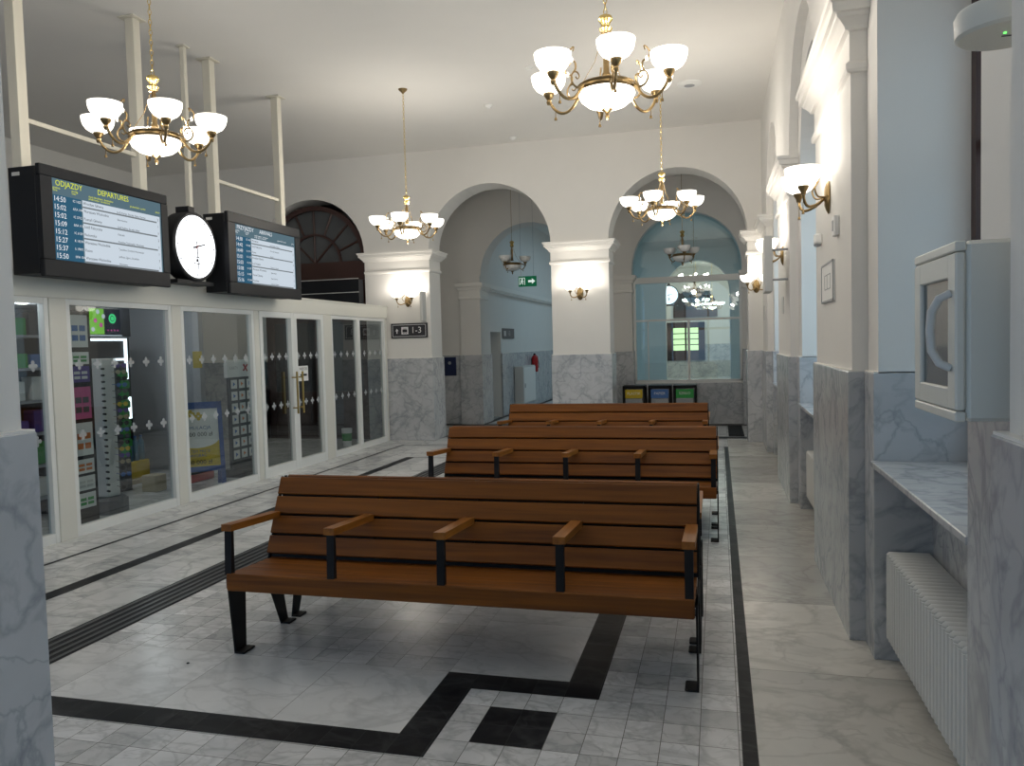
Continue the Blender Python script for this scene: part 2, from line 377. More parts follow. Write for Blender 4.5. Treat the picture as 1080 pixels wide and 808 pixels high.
# ------------------------------------------------------------------ arched walls
def arch_wall(mb, u0, u1, z0, z1, d0, d1, ops, P, seg=24):
    """ops: (centre, radius, spring z, bottom z). P(u, z, d) -> point"""
    ops = sorted(ops); cur = u0
    def block(a, b, za, zb):
        if b - a < 1e-4 or zb - za < 1e-4: return
        mb.quad(P(a, za, d0), P(b, za, d0), P(b, zb, d0), P(a, zb, d0)); mb.quad(P(a, za, d1), P(a, zb, d1), P(b, zb, d1), P(b, za, d1))
    for (c_, r, sp, zb) in ops:
        block(cur, c_ - r, z0, z1)
        if zb > z0:
            block(c_ - r, c_ + r, z0, zb); mb.quad(P(c_ - r, zb, d0), P(c_ + r, zb, d0), P(c_ + r, zb, d1), P(c_ - r, zb, d1))
        b0 = max(zb, z0)
        for sgn in (-1, 1): mb.quad(P(c_ + sgn * r, b0, d0), P(c_ + sgn * r, sp, d0), P(c_ + sgn * r, sp, d1), P(c_ + sgn * r, b0, d1))
        pts = [(c_ - r * math.cos(PI * i / seg), sp + r * math.sin(PI * i / seg)) for i in range(seg + 1)]
        for (ua, za), (ub, zb2) in zip(pts, pts[1:]):
            mb.quad(P(ua, za, d0), P(ub, zb2, d0), P(ub, z1, d0), P(ua, z1, d0)); mb.quad(P(ua, za, d1), P(ua, z1, d1), P(ub, z1, d1), P(ub, zb2, d1))
            mb.quad(P(ua, za, d0), P(ua, za, d1), P(ub, zb2, d1), P(ub, zb2, d0))
        cur = c_ + r
    block(cur, u1, z0, z1)
    mb.quad(P(u0, z0, d0), P(u0, z1, d0), P(u0, z1, d1), P(u0, z0, d1)); mb.quad(P(u1, z0, d0), P(u1, z1, d0), P(u1, z1, d1), P(u1, z0, d1))
    mb.quad(P(u0, z1, d0), P(u1, z1, d0), P(u1, z1, d1), P(u0, z1, d1))
PX = lambda u, z, d: (u, d, z)      # walls that run along X
PY = lambda u, z, d: (d, u, z)      # walls that run along Y
def wains(x0, x1, y0, y1, z1=WZ):
    m = MB(); m.box(x0, x1, y0, y1, 0, z1, bev=.004); trim(m, M['marble_wall'])
    m = MB(); m.box(x0 + .004, x1 - .004, y0 + .004, y1 - .004, z1 - .003, z1 + .006); trim(m, M['moulding'])
def capital(x0, x1, y0, y1, z=0., prof=None):
    """moulded impost that wraps a rectangular pier"""
    prof = prof or [(0, 2.97), (.018, 2.975), (.026, 2.99), (.026, 3.015), (.012, 3.03), (.006, 3.035), (.006, 3.185), (.03, 3.19), (.035, 3.205), (.06, 3.235), (.075, 3.245), (.078, 3.262), (.098, 3.266), (.103, 3.31), (.118, 3.318), (.122, 3.345), (.0, 3.35)]
    m = MB(); n = len(prof)
    for o_, zz in prof: m.v += [(x0 - o_, y0 - o_, zz + z), (x1 + o_, y0 - o_, zz + z), (x1 + o_, y1 + o_, zz + z), (x0 - o_, y1 + o_, zz + z)]
    for i in range(n - 1):
        for k in range(4): m.face((i * 4 + k, i * 4 + (k + 1) % 4, i * 4 + 4 + (k + 1) % 4, i * 4 + 4 + k))
    trim(m, M['moulding'])

# far wall with two arches and the fanlight opening
ops = [(-7.15, 1.05, SP, 0), (-3.785, 1.065 + IN, SP, 0), (-.625, AR + IN, SP, 0)]
m = MB(); arch_wall(m, XL, 1.3, 0, H, FY + IN, FY + FT - IN, ops, PX); struct(m, 'wall_far', M['plaster'])
for a, b in ((-6.1, -4.85), (-2.72, -1.70), (.45, 1.25)):
    wains(a, b, FY, FY + FT); capital(a + IN, b - IN, FY + IN, FY + FT - IN)
wains(XL, -8.2, FY, FY + FT); capital(XL, -8.2 - IN, FY + IN, FY + FT - IN)
# near wall with the arch the camera stands in
ops = [(-7.15, 1.05, SP, 0), (-3.785, 1.065 + IN, SP, 0), (-.605, 1.12, SP, 0)]
m = MB(); arch_wall(m, XL, 1.3, 0, H, NY0 + IN, NY1 - IN, ops, PX); struct(m, 'wall_near', M['plaster'])
for a, b in ((-6.1, -4.85), (-2.72, -1.70), (.49, 1.25), (XL, -8.2)):
    wains(a, b, NY0, NY1); capital(a + IN, b - IN, NY0 + IN, NY1 - IN)
# left wall, far off behind the shop
m = MB(); m.box(XL - .2, XL, -4.4, 36.6, 0, 5.2); struct(m, 'wall_left', M['plaster'])

# right wall: outer order of arches, inner order with the windows
PIERS = [(NY1 - .5, 2.43), (4.51, 6.10), (8.19, 9.77), (11.86, 13.3)]
opn = [((PIERS[i][1] + PIERS[i + 1][0]) / 2, (PIERS[i + 1][0] - PIERS[i][1]) / 2 + IN) for i in range(3)]
m = MB(); arch_wall(m, NY1 - .4, 13.3, 1.44, H, X1 + IN, .775, [(c_, r, SP, 1.44) for c_, r in opn], PY); struct(m, 'wall_right', M['plaster'])
m = MB(); arch_wall(m, NY1 - .4, 13.3, 1.459, H, .775, 1.45, [(c_, .785 + .004, 3.3, 1.459) for c_, r in opn], PY); struct(m, 'wall_right', M['plaster'])
for y0, y1 in PIERS:
    wains(X1, 1.0, y0, y1)
    capital(X1 + IN, 1.4, y0 + IN, y1 - IN, .06)
# inner order: marble strips each side of every niche, cladding of the reveals, sills, back panels
nich = [(c_ - .785, c_ + .785) for c_, r in opn]
for i, (a, b) in enumerate(nich):
    p0 = PIERS[i][1]; p1 = PIERS[i + 1][0]
    for q0, q1 in ((p0, a), (b, p1)): wains(.75, 1.46, q0, q1)
    m = MB(); m.box(1.02, 1.46, a, b, 0, .989); trim(m, M['marble_wall'])
    m = MB(); m.box(.735, 1.186, a + .001, b - .001, .99, 1.02, bev=.004); trim(m, M['marble_wall'])

# windows of the right wall: brown wooden frames with an arched head
def arched_window(idx, yc, r, x, zb, sp):
    w = MB(); t = .07; seg = 20
    for (r0, r1, xa, xb) in ((r - t, r, x, x + .09),):
        for i in range(seg):
            a0 = PI * i / seg; a1 = PI * (i + 1) / seg
            pts = [(x, yc - r0 * math.cos(a0), sp + r0 * math.sin(a0)), (x, yc - r1 * math.cos(a0), sp + r1 * math.sin(a0)), (x, yc - r1 * math.cos(a1), sp + r1 * math.sin(a1)), (x, yc - r0 * math.cos(a1), sp + r0 * math.sin(a1))]
            w.prism(pts, (.09, 0, 0))
    w.box(x, x + .09, yc - r, yc - r + t, zb, sp); w.box(x, x + .09, yc + r - t, yc + r, zb, sp)
    w.box(x, x + .09, yc - r, yc + r, zb, zb + .08); w.box(x - .01, x + .1, yc - r, yc + r, sp - .06, sp + .04)
    w.box(x, x + .08, yc - .04, yc + .04, zb, sp + r - t)
    for k in (1, 2):
        z = zb + (sp - zb) * k / 3; w.box(x + .02, x + .07, yc - r, yc + r, z - .02, z + .02)
    for a in (PI / 4, 3 * PI / 4):
        w.tube([(x + .04, yc, sp), (x + .04, yc + (r - t) * math.cos(a), sp + (r - t) * math.sin(a))], .018, 6)
    o = struct(w, 'window_%d' % idx, M['brown'])
    g = MB(); pts = [(x + .05, yc - r + .02, zb + .02), (x + .05, yc + r - .02, zb + .02)] + [(x + .05, yc + (r - .02) * math.cos(PI * i / 16), sp + (r - .02) * math.sin(PI * i / 16)) for i in range(17)]
    g.poly(pts); g.build('pane', M['glass'], o, weld=False)
for i, (c_, r) in enumerate(opn): arched_window(i + 1, c_, .785, 1.188, 1.02, 3.3)

# ------------------------------------------------------------------ vestibule and rooms beyond
ops = [(-3.73, 1.05, 3.1, 0), (-.585, 1.05, 3.1, 0)]
m = MB(); arch_wall(m, XL, 1.3, 0, 4.9, 15.8, 16.3, ops, PX); struct(m, 'wall_inner', M['plaster'])
iprof = [(0, 2.62), (.02, 2.63), (.02, 2.66), (.006, 2.67), (.006, 2.80), (.03, 2.82), (.04, 2.86), (.07, 2.89), (.08, 2.96), (0, 2.97)]
for a, b in ((-5.25, -4.78), (-2.68, -2.2), (-2.1, -1.635), (.465, 1.2)):
    m = MB(); m.box(a + .02, b, 15.72, 15.82, 0, 3.1); trim(m, M['plaster'])
    wains(a, b + .02, 15.69, 16.32); capital(a + .02, b, 15.72, 16.3, 0, iprof)
for a, b in ((XL, -5.25), (-2.2, -2.1)): wains(a, b, 15.78, 16.32)
m = MB(); m.box(.9, 1.3, 13.5, 36.6, 0, 5); struct(m, 'wall_right', M['plaster'])
m = MB(); m.box(-6.2, -6.0, 13.6, 15.8, 0, 4.9); struct(m, 'wall_side', M['plaster'])
# corridor wall with a door recess
m = MB(); m.box(-5.1, -4.83, 16.3, 16.6, 0, 4.9); m.box(-5.1, -4.83, 17.45, 26, 0, 4.9); m.box(-5.1, -4.83, 16.6, 17.45, 1.95, 4.9); m.box(-5.4, -5.3, 16.5, 17.6, 0, 2.2); struct(m, 'wall_corridor', M['plaster'])
wains(-4.85, -4.80, 16.32, 16.6); wains(-4.85, -4.80, 17.45, 26)
m = MB(); m.box(-4.84, -4.74, 16.32, 26, 2.82, 2.86); m.box(-4.84, -4.71, 16.32, 26, 2.86, 2.96); trim(m, M['moulding'])
# third hall behind: wall with one arch, lit end wall with fanlight
m = MB(); arch_wall(m, -5.1, 1.3, 0, 4.9, 26, 26.4, [(-.62, 1.0, 3.2, 0)], PX); struct(m, 'wall_back', M['plaster'])
m = MB(); m.box(-5.4, 1.3, 36, 36.3, 0, 5); struct(m, 'wall_end', M['plaster'])
m = MB(); m.box(-5.3, -5.1, 26, 36.2, 0, 5); struct(m, 'wall_side', M['plaster'])
# glass partition in the inner arch
gp = thing('glass_partition', 'tall glazed partition with white frame filling the far right arch', 'partition')
f = MB(); PYY = 16.0
f.box(-1.635, -1.585, PYY - .04, PYY + .04, .84, 2.92); f.box(.415, .465, PYY - .04, PYY + .04, .84, 2.92)
f.box(-1.635, .465, PYY - .04, PYY + .04, .80, .87); f.box(-1.635, .465, PYY - .05, PYY + .05, 2.80, 2.92)
f.build('outer_frame', M['frame_white'], gp)
f = MB()
for (a, b, z0, z1) in ((-1.60, .43, 2.04, 2.08),): f.box(a, b, PYY - .02, PYY + .02, z0, z1)
f.box(-.58, -.53, PYY - .025, PYY + .025, .86, 2.06); f.box(-1.36, -1.34, PYY - .02, PYY + .02, .86, 2.06)
f.build('mullion', M['frame_white'], gp)
for (a, b, z0, z1) in ((-1.585, -.58, .87, 2.04), (-.53, .415, .87, 2.04), (-1.585, .415, 2.08, 2.80)):
    g = MB(); g.quad((a, PYY, z0), (b, PYY, z0), (b, PYY, z1), (a, PYY, z1)); g.build('glass_pane', M['part_glass'], gp, weld=False)
g = MB(); g.poly([(-1.635, PYY, 2.92), (.465, PYY, 2.92), (.465, PYY, 3.1)] + [(-.585 + 1.05 * math.cos(PI * i / 20), PYY, 3.1 + 1.05 * math.sin(PI * i / 20)) for i in range(21)] + [(-1.635, PYY, 3.1)])
g.build('arched_pane', M['part_glass'], gp, weld=False)
m = MB(); m.box(-1.64, .47, 15.92, 16.2, 0, .80, bev=.004); trim(m, M['marble_wall'])
# window with a view of greenery at the end of the third hall, framed in brown
def brown_door(idx, x0, x1, z0, z1, y):
    y -= .15; w = MB(); w.box(x0, x0 + .28, y - .08, y, z0, z1); w.box(x1 - .28, x1, y - .08, y, z0, z1); w.box(x0, x1, y - .08, y, z0, z0 + .45); w.box(x0, x1, y - .08, y, z1 - .25, z1)
    xm = (x0 + x1) / 2; w.box(xm - .04, xm + .04, y - .07, y, z0, z1)
    for k in range(1, 4):
        z = z0 + .45 + (z1 - z0 - .7) * k / 4; w.box(x0, x1, y - .05, y, z - .02, z + .02)
    o = struct(w, 'window_%d' % idx, M['brown'])
wains(-5.1, .9, 35.85, 36.0); brown_door(7, -2.2, -.55, .75, 2.45, 36.0)
g = MB(); g.quad((-1.92, 35.83, 1.2), (-.83, 35.83, 1.2), (-.83, 35.83, 2.2), (-1.92, 35.83, 2.2)); 
o = struct(g, 'window_8', emit('daylight_through_leaves', (.75, .95, .45), 1.6), weld=False)

# fanlight and wooden doors under it, far left
def fanlight(idx, xc, r, sp, y, zbase, doors=True):
    w = MB(); t = .085; seg = 28
    def arc(r0, r1, dy0=0, dy=.07):
        for i in range(seg):
            a0 = PI * i / seg; a1 = PI * (i + 1) / seg
            w.prism([(xc - q * math.cos(a), y + dy0, sp + q * math.sin(a)) for q, a in ((r0, a0), (r1, a0), (r1, a1), (r0, a1))], (0, dy, 0))
    arc(r - t, r, 0, .1); arc(r * .5 - .02, r * .5 + .02, .02)
    for k in range(9):
        a = PI * k / 8
        if k in (0, 8): continue
        r0 = 0 if k in (2, 4, 6) else r * .5
        w.tube([(xc + r0 * math.cos(a), y + .05, sp + r0 * math.sin(a)), (xc + (r - t) * math.cos(a), y + .05, sp + (r - t) * math.sin(a))], .02, 6)
    w.box(xc - r, xc + r, y - .03, y + .12, sp - .34, sp)
    o = struct(w, 'window_%d' % idx, M['brown'])
    g = MB(); g.poly([(xc + (r - .03) * math.cos(PI * i / 24), y + .06, sp + (r - .03) * math.sin(PI * i / 24)) for i in range(25)])
    g.build('pane', M['dark_glass'], o, weld=False)
    return o
fo_ = fanlight(4, -7.15, 1.04, 3.24, FY + .12, 0)
d = MB(); x0, x1 = -8.2, -6.1
for a, b in ((x0, x0 + .14), (-7.22, -7.08), (x1 - .14, x1)): d.box(a, b, FY + .14, FY + .22, 0, 2.9)
for k, z in enumerate((.0, .75, 2.15, 2.78)): d.box(x0, x1, FY + .15, FY + .21, z, z + .13)
d.box(x0, x1, FY + .17, FY + .2, .1, .8)
do = struct(d, 'door_1', M['brown'])
g = MB(); g.quad((x0 + .1, FY + .19, .8), (x1 - .1, FY + .19, .8), (x1 - .1, FY + .19, 2.9), (x0 + .1, FY + .19, 2.9)); g.build('pane', M['dark_glass'], do, weld=False)
d = MB(); d.box(-8.15, -6.12, 12.80, 12.98, 2.42, 2.88); d_ = tag(d.build('air_curtain', M['black']), 'black air curtain box with pale edges under the brown fanlight', 'air curtain')
for z in (2.655, 2.895):
    e = MB(); e.box(-8.15, -6.12, 12.785, 12.80, z - .006, z + .006); e.build('edge_strip', M['lgrey'], d_)
fanlight(9, -.95, .95, 3.0, 35.88, 0)

# room behind the camera, open to the daylight through its glazing
m = MB(); arch_wall(m, XL, 1.3, 0, H, -4.3, -4.0, [(-8.2, 1., 3.2, .9), (-5.5, 1., 3.2, .9), (-2.9, 1.05, 3.2, 0), (-.4, 1.05, 3.2, 0)], PX); struct(m, 'wall_rear', M['plaster'])
m = MB(); arch_wall(m, -4.4, NY0 + .1, 0, H, .9, 1.2, [(-1.4, 1.05, 3.2, .9)], PY); struct(m, 'wall_right', M['plaster'])
m = MB()
for xc in (-2.9, -.4):
    m.box(xc - .04, xc + .04, -4.2, -4.14, 0, 4.2); m.box(xc - 1.04, xc + 1.04, -4.2, -4.14, 2.1, 2.2); m.box(xc - 1.04, xc - .96, -4.2, -4.14, 0, 3.2); m.box(xc + .96, xc + 1.04, -4.2, -4.14, 0, 3.2)
struct(m, 'window_5', M['brown'])
# outside ground
m = MB(); m.box(-30, 40, -40, 60, -.5, -.2); struct(m, 'ground', M['asphalt'])

# ------------------------------------------------------------------ radiators
def make_radiator(y0, y1, label):
    n = int(round((y1 - y0) / .05)); r = thing('radiator', label, 'radiator', (.80, y0, 0), 0, None)
    s = MB()
    for xx in (.0, .045, .09, .135, .18):
        s.tube([(xx + .012, .02, .135), (xx + .012, .02, .545)], .0135, 8)
    s.box(.0, .205, .007, .033, .535, .57, bev=.012); s.box(.0, .205, .004, .036, .12, .155, bev=.012)
    sec = s.build('section', M['radiator'], r, smooth=True)
    for k in range(1, n):
        c_ = sec.copy(); COL.objects.link(c_); c_.parent = r; c_.location = (0, k * .05, 0)
    for yy in (.25, (y1 - y0) - .25):
        b = MB(); b.box(.19, .222, yy, yy + .03, .2, .5); b.build('bracket', M['radiator'], r)
    p = MB(); p.tube([(.1, .02, .13), (.1, .02, .0)], .011, 8); p.build('pipe', M['radiator'], r)
    return r
labs = ['white column radiator under the nearest marble windowsill', 'white column radiator under the second marble windowsill beyond the first wall pier', 'white column radiator in the farthest window niche']
for (a, b), l in zip(nich, labs): make_radiator(a + .005, b - .03, l)

# ------------------------------------------------------------------ benches
def lerp(a, b, t): return a + (b - a) * t
def make_bench():
    # local: x along bench 0..2.48 (left end 0), y from the seat front (0) to the back (.6)
    b = thing('slatted_bench', 'front', 'bench')
    W = 2.48
    f = MB(); f.box(.012, W - .012, 0, .032, .368, .462, bev=.006); f.build('front_rail', M['bench_wood'], b)
    for k in range(6):
        s = MB(); y = .042 + k * .073; z = .455 - k * .004; s.box(.012, W - .012, y, y + .066, z - .024, z, bev=.004); s.build('seat_slat', M['bench_wood'], b)
    # back slats along a leaning line
    A = Vector((0, .420, .462)); B = Vector((0, .608, .878)); d_ = (B - A); L_ = d_.length; d_ = d_ / L_; nrm = Vector((0, -d_.z, d_.y))
    ws = .104; gap = (L_ - 4 * ws) / 3
    for k in range(4):
        p = A + d_ * (k * (ws + gap)); q = p + d_ * ws
        s = MB(); t_ = .024; e = .004
        prof = [p + d_ * e, p + nrm * e, p + nrm * (t_ - e), p + nrm * t_ + d_ * e, q + nrm * t_ - d_ * e, q + nrm * (t_ - e), q + nrm * e, q - d_ * e]
        s.prism([(.012, v.y, v.z) for v in prof], (W - .024, 0, 0)); s.build('back_slat', M['bench_wood'], b)
    # end frames
    for x in (.0, W - .009):
        s = MB(); t_ = .009
        s.prism([(x, .02, .43), (x, .185, .43), (x, .165, .0), (x, .065, .0)], (t_, 0, 0))            # front leg
        s.prism([(x, .02, .43), (x, .02, .375), (x, .48, .36), (x, .47, .43)], (t_, 0, 0))           # seat bearer
        s.prism([(x, .36, .40), (x, .52, .40), (x, .61, .0), (x, .535, .0)], (t_, 0, 0))             # rear leg
        s.prism([(x, .405, .38), (x, .47, .38), (x, .625, .885), (x, .61, .885)], (t_, 0, 0))        # back upright
        xi = (x, x + .065) if x < 1 else (x + t_ - .065, x + t_)
        s.box(xi[0], xi[1], .06, .17, .0, .012, bev=.005); s.box(xi[0], xi[1], .53, .615, .0, .012, bev=.005)
        s.build('end_frame', M['black_steel'], b)
    s = MB(); s.box(.009, W - .009, .12, .16, .385, .428); s.box(.009, W - .009, .33, .37, .37, .41); s.prism([(.009, .446, .435), (.009, .450, .432), (.009, .618, .80), (.009, .614, .803)], (W - .018, 0, 0)); s.build('under_rail_and_gap_shade', M['black_steel'], b)  # two rails, then an added black sheet imitating shade between the bench backs
    for k in range(1, 4):
        x = .02 + k * .605
        s = MB(); s.prism([(x, .03, .431), (x, .03, .385), (x, .46, .37), (x, .46, .425)], (.03, 0, 0)); s.prism([(x, .43, .40), (x, .47, .40), (x, .62, .875), (x, .60, .875)], (.03, 0, 0)); s.build('mid_support', M['black_steel'], b)
    for k in range(5):
        x = .004 + k * .605
        s = MB(); s.prism([(x, .005, .455), (x, .037, .455), (x, .042, .70), (x, .018, .70)], (.04, 0, 0)); s.build('arm_post', M['black_steel'], b)
        s = MB(); s.prism([(x - .01, .005, .692), (x - .01, .49, .662), (x - .01, .492, .698), (x - .01, .005, .728)], (.06, 0, 0)); s.build('armrest', M['arm_wood'], b)
    return b
b0 = make_bench()
BL = [('front slatted wooden bench nearest the camera, seat facing it', 'slatted bench joined back-to-back behind the nearest bench, facing away'),
      ('slatted bench facing the camera in the middle of the three rows', 'slatted bench back-to-back behind the middle row, facing the far wall'),
      ('farthest slatted bench facing the camera, nearest the recycling bins', 'slatted bench back-to-back behind the farthest row, facing the bins')]
for i, (bx, by) in enumerate(((-2.586, 3.63), (-2.492, 6.46), (-2.597, 9.12))):
    if i == 0: o = b0; o.location = (bx, by, 0); o['label'] = BL[0][0]
    else: o = dup(b0, (bx, by, 0), 0, BL[i][0])
    o['group'] = 'back-to-back waiting benches'
    dup(b0, (bx + 2.48, by + 1.27, 0), PI, BL[i][1], 'back-to-back waiting benches')

# ------------------------------------------------------------------ chandeliers
def scroll(s, f, mat=None):
    """f(r,z)->point : brass S-scroll in the plane of an arm"""
    P_ = [(.185, .0), (.215, -.022), (.250, -.010), (.268, .025), (.255, .062), (.225, .070), (.208, .048), (.222, .030), (.235, .042)]
    pp_, rr = spline([f(*p) for p in P_], 4, [.007, .007, .006, .006, .005, .005, .004, .004, .005]); s.tube(pp_, rr, 6, mat)
    P_ = [(.255, .062), (.235, .090), (.238, .125), (.270, .140), (.282, .170), (.262, .205), (.245, .215), (.252, .190)]
    pp_, rr = spline([f(*p) for p in P_], 4, [.005, .006, .006, .006, .005, .005, .004, .004]); s.tube(pp_, rr, 6, mat)
BOWL = [(0, 0), (.045, .003), (.080, .024), (.101, .054), (.110, .085), (.112, .110), (.107, .110), (.104, .085), (.095, .056), (.074, .030), (.04, .011), (0, .008)]
def make_chandelier(name, label, arms=6, lit=True, R=.40, chain=1.5, link=True, a0=0., energy=8., scale=1.):
    c = thing(name, label, 'chandelier'); bm_ = M['bowl_lit'] if lit else M['bowl_off']
    s = MB(); s.lathe([(.150, -.012), (.172, -.018), (.182, -.006), (.178, .008), (.184, .018), (.170, .028), (.150, .024), (.150, -.012)], seg=32); s.build('ring', M['brass'], c, smooth=True)
    s = MB(); s.lathe([(.172, -.016), (.176, -.035), (.160, -.068), (.120, -.10), (.07, -.118), (0, -.125)], seg=32); s.build('centre_bowl', bm_, c, smooth=True)
    s = MB(); s.lathe([(0, -.118), (.030, -.12), (.034, -.128), (.016, -.14), (.010, -.155), (.015, -.165), (.006, -.185), (0, -.19)], seg=14); s.build('finial', M['brass'], c, smooth=True)
    s = MB(); s.lathe([(0, .07), (.030, .075), (.028, .09), (.020, .10), (.018, .20), (.021, .28), (.014, .30), (.012, .33), (.03, .335), (.034, .35), (.02, .36), (0, .36)], seg=14); s.build('stem', M['brass'], c, smooth=True)
    s = MB(); s.lathe([(.0, .34), (.032, .345), (.042, .365), (.026, .38), (.03, .40), (.046, .42), (.04, .44), (.02, .45), (0, .46)], seg=14); s.build('crown', M['gilt'], c, smooth=True)
    s = MB()
    for k in range(3):
        a = 2 * PI * k / 3 + .4; s.tube([(.015 * math.cos(a), .015 * math.sin(a), .34), (.07 * math.cos(a), .07 * math.sin(a), .17), (.165 * math.cos(a), .165 * math.sin(a), .02)], .0025, 5)
    s.build('suspension_wire', M['brass'], c)
    s = MB(); top = .45
    if link:
        n = int(chain / .036)
        for k in range(n):
            z = top + .018 + k * .036; hor = k % 2
            s.ring((0, 0, z), .013, .0032, 10, 5, None, (1, 0, 0) if hor else (0, 1, 0), (0, 0, 1), .8, 1.7)
    else: s.tube([(0, 0, top), (0, 0, top + chain)], .004, 6)
    s.build('chain', M['gilt'] if lit else M['brass'], c, smooth=True)
    s = MB(); zt = top + chain; s.lathe([(0, -.06), (.012, -.058), (.02, -.045), (.05, -.02), (.06, -.004), (.06, .002), (0, .002)], (0, 0, zt), 20); s.build('canopy', M['brass'], c, smooth=True)
    for k in range(arms):
        a = a0 + 2 * PI * k / arms; ca, sa = math.cos(a), math.sin(a); f = lambda r, z: (r * ca, r * sa, z)
        s = MB()
        P_ = [(.172, .0), (.20, -.03), (.235, -.075), (.28, -.098), (.325, -.092), (.365, -.06), (.39, -.02), (R, .012)]
        s.tube(spline([f(p[0] * R / .4 if p[0] > .18 else p[0], p[1]) for p in P_], 3), .0095, 8)
        if R > .3: scroll(s, f)
        s.lathe([(0, -.03), (.012, -.03), (.018, -.012), (.013, .0), (.024, .012), (.034, .03), (.036, .042), (.02, .046), (0, .046)], f(R, 0), 12)
        s.lathe([(0, -.135), (.010, -.135), (.008, -.12), (.003, -.115), (.002, -.075), (0, -.075)], f(R - .045, 0), 8)
        arm = s.build('arm', M['brass'], c, smooth=True)
        s = MB(); s.lathe([(0, -.022), (.008, -.012), (.011, 0), (.008, .012), (0, .022)], f(.262, .135), 10); s.build('crystal_drop', M['crystal'], arm, smooth=True)
        s = MB(); s.lathe(BOWL, f(R, .04), 24); s.build('glass_bowl', bm_, c, smooth=True)
        if lit:
            s = MB(); s.lathe([(0, -.03), (.018, -.02), (.026, 0), (.018, .02), (0, .028)], f(R, .142), 12); s.build('bulb', M['bulb'], c, smooth=True)
            ld = bpy.data.lights.new('lamp', 'POINT'); ld.energy = energy; ld.color = (1., .92, .81); ld.shadow_soft_size = .035
            lo = bpy.data.objects.new('lamp', ld); COL.objects.link(lo); lo.parent = c; lo.location = Vector(f(R, .215))
    if lit:
        ld = bpy.data.lights.new('lamp', 'POINT'); ld.energy = energy; ld.color = (1., .92, .81); ld.shadow_soft_size = .06
        lo = bpy.data.objects.new('lamp', ld); COL.objects.link(lo); lo.parent = c; lo.location = (0, 0, -.25)
    return c
RZ = 3.22
EN = 9.
CH = [((-3.94, 4.96), 'lit brass six-bowl chandelier hanging in front of the departures board', -PI / 2 + .85),
      ((-.646, 4.955), 'largest-looking lit brass chandelier, hanging above the nearest bench', -PI / 2 + .27),
      ((-3.98, 9.86), 'lit brass chandelier hanging in front of the far left arch', -PI / 2 + .15),
      ((-.625, 9.68), 'lit brass chandelier hanging in front of the far right arch', -PI / 2 - .2)]
cproto = make_chandelier('chandelier', CH[0][1], chain=H - RZ - .45, energy=EN)
for i, ((x, y), l, rz) in enumerate(CH):
    o = cproto if i == 0 else dup(cproto, (x, y, RZ), rz, l)
    o.location = (x, y, RZ); o.rotation_euler = (0, 0, rz); o['group'] = 'lit chandeliers of the waiting hall'
voff = make_chandelier('unlit_chandelier', 'small unlit chandelier hanging behind the far left arch', 3, False, .25, 4.85 - 3.19 - .45, False, .2)
voff.location = (-3.8, 14.7, 3.19); voff['group'] = 'unlit chandeliers beyond the arches'
dup(voff, (-.60, 14.7, 3.19), .5, 'unlit chandelier hanging just behind the far right arch', 'unlit chandeliers beyond the arches')
vo2 = make_chandelier('unlit_chandelier', 'unlit chandelier seen through the partition glass of the right arch, farther back', 3, False, .25, 4.85 - 2.62 - .45, False, .2)
vo2.location = (-.50, 18.4, 2.62); vo2['group'] = 'unlit chandeliers beyond the arches'
for (x, y, rz, l) in ((-.75, 29.5, .3, 'lit chandelier in the distant hall seen through the partition, nearer one'), (-.2, 33, .8, 'lit chandelier in the distant hall seen through the partition, rear one')):
    dup(cproto, (x, y, 3.0), rz, l, 'lit chandeliers of the distant hall')

# ------------------------------------------------------------------ wall sconces
def make_sconce(label):
    # local: wall at y=0, sticks out towards -y
    c = thing('wall_sconce', label, 'wall lamp')
    s = MB(); s.lathe([(0, -.028), (.03, -.026), (.045, -.016), (.055, -.005), (.055, 0), (0, 0)], (0, 0, 0), 20, None, 'y')
    for i, v in enumerate(s.v): s.v[i] = (v[0], v[1], v[2] * 1.9)
    s.build('back_plate', M['brass'], c, smooth=True)
    for sg in (-1, 1):
        s = MB(); e = (sg * .14, -.165)
        P_ = [(0, -.02, .0), (sg * .04, -.07, -.045), (sg * .09, -.13, -.065), (sg * .13, -.158, -.035), (sg * .14, -.165, .02)]
        s.tube(spline(P_, 4), .009, 8); s.lathe([(0, .0), (.014, .0), (.018, .02), (.030, .04), (.034, .055), (0, .058)], (e[0], e[1], 0), 12)
        s.tube(spline([(sg * .01, -.02, .0), (sg * .05, -.07, .0), (sg * .07, -.09, .05), (sg * .045, -.07, .09), (sg * .03, -.06, .13), (sg * .045, -.06, .17)], 4), .0055, 6)
        s.lathe([(0, -.115), (.010, -.115), (.008, -.10), (.003, -.095), (.002, -.03), (0, -.03)], (e[0] * .85, e[1], 0), 8)
        arm = s.build('arm', M['brass'], c, smooth=True)
        s = MB(); s.lathe([(0, -.02), (.008, -.01), (.01, 0), (0, .022)], (sg * .05, -.085, .11), 10); s.build('crystal_drop', M['crystal'], arm, smooth=True)
        s = MB(); s.lathe(BOWL, (e[0], e[1], .055), 24); s.build('glass_bowl', M['bowl_lit'], c, smooth=True)
        s = MB(); s.lathe([(0, -.03), (.018, -.02), (.026, 0), (.018, .02), (0, .028)], (e[0], e[1], .158), 12); s.build('bulb', M['bulb'], c, smooth=True)
        ld = bpy.data.lights.new('lamp', 'POINT'); ld.energy = EN * .62; ld.color = (1., .92, .82); ld.shadow_soft_size = .035
        lo = bpy.data.objects.new('lamp', ld); COL.objects.link(lo); lo.parent = c; lo.location = (e[0], e[1], .23)
    return c
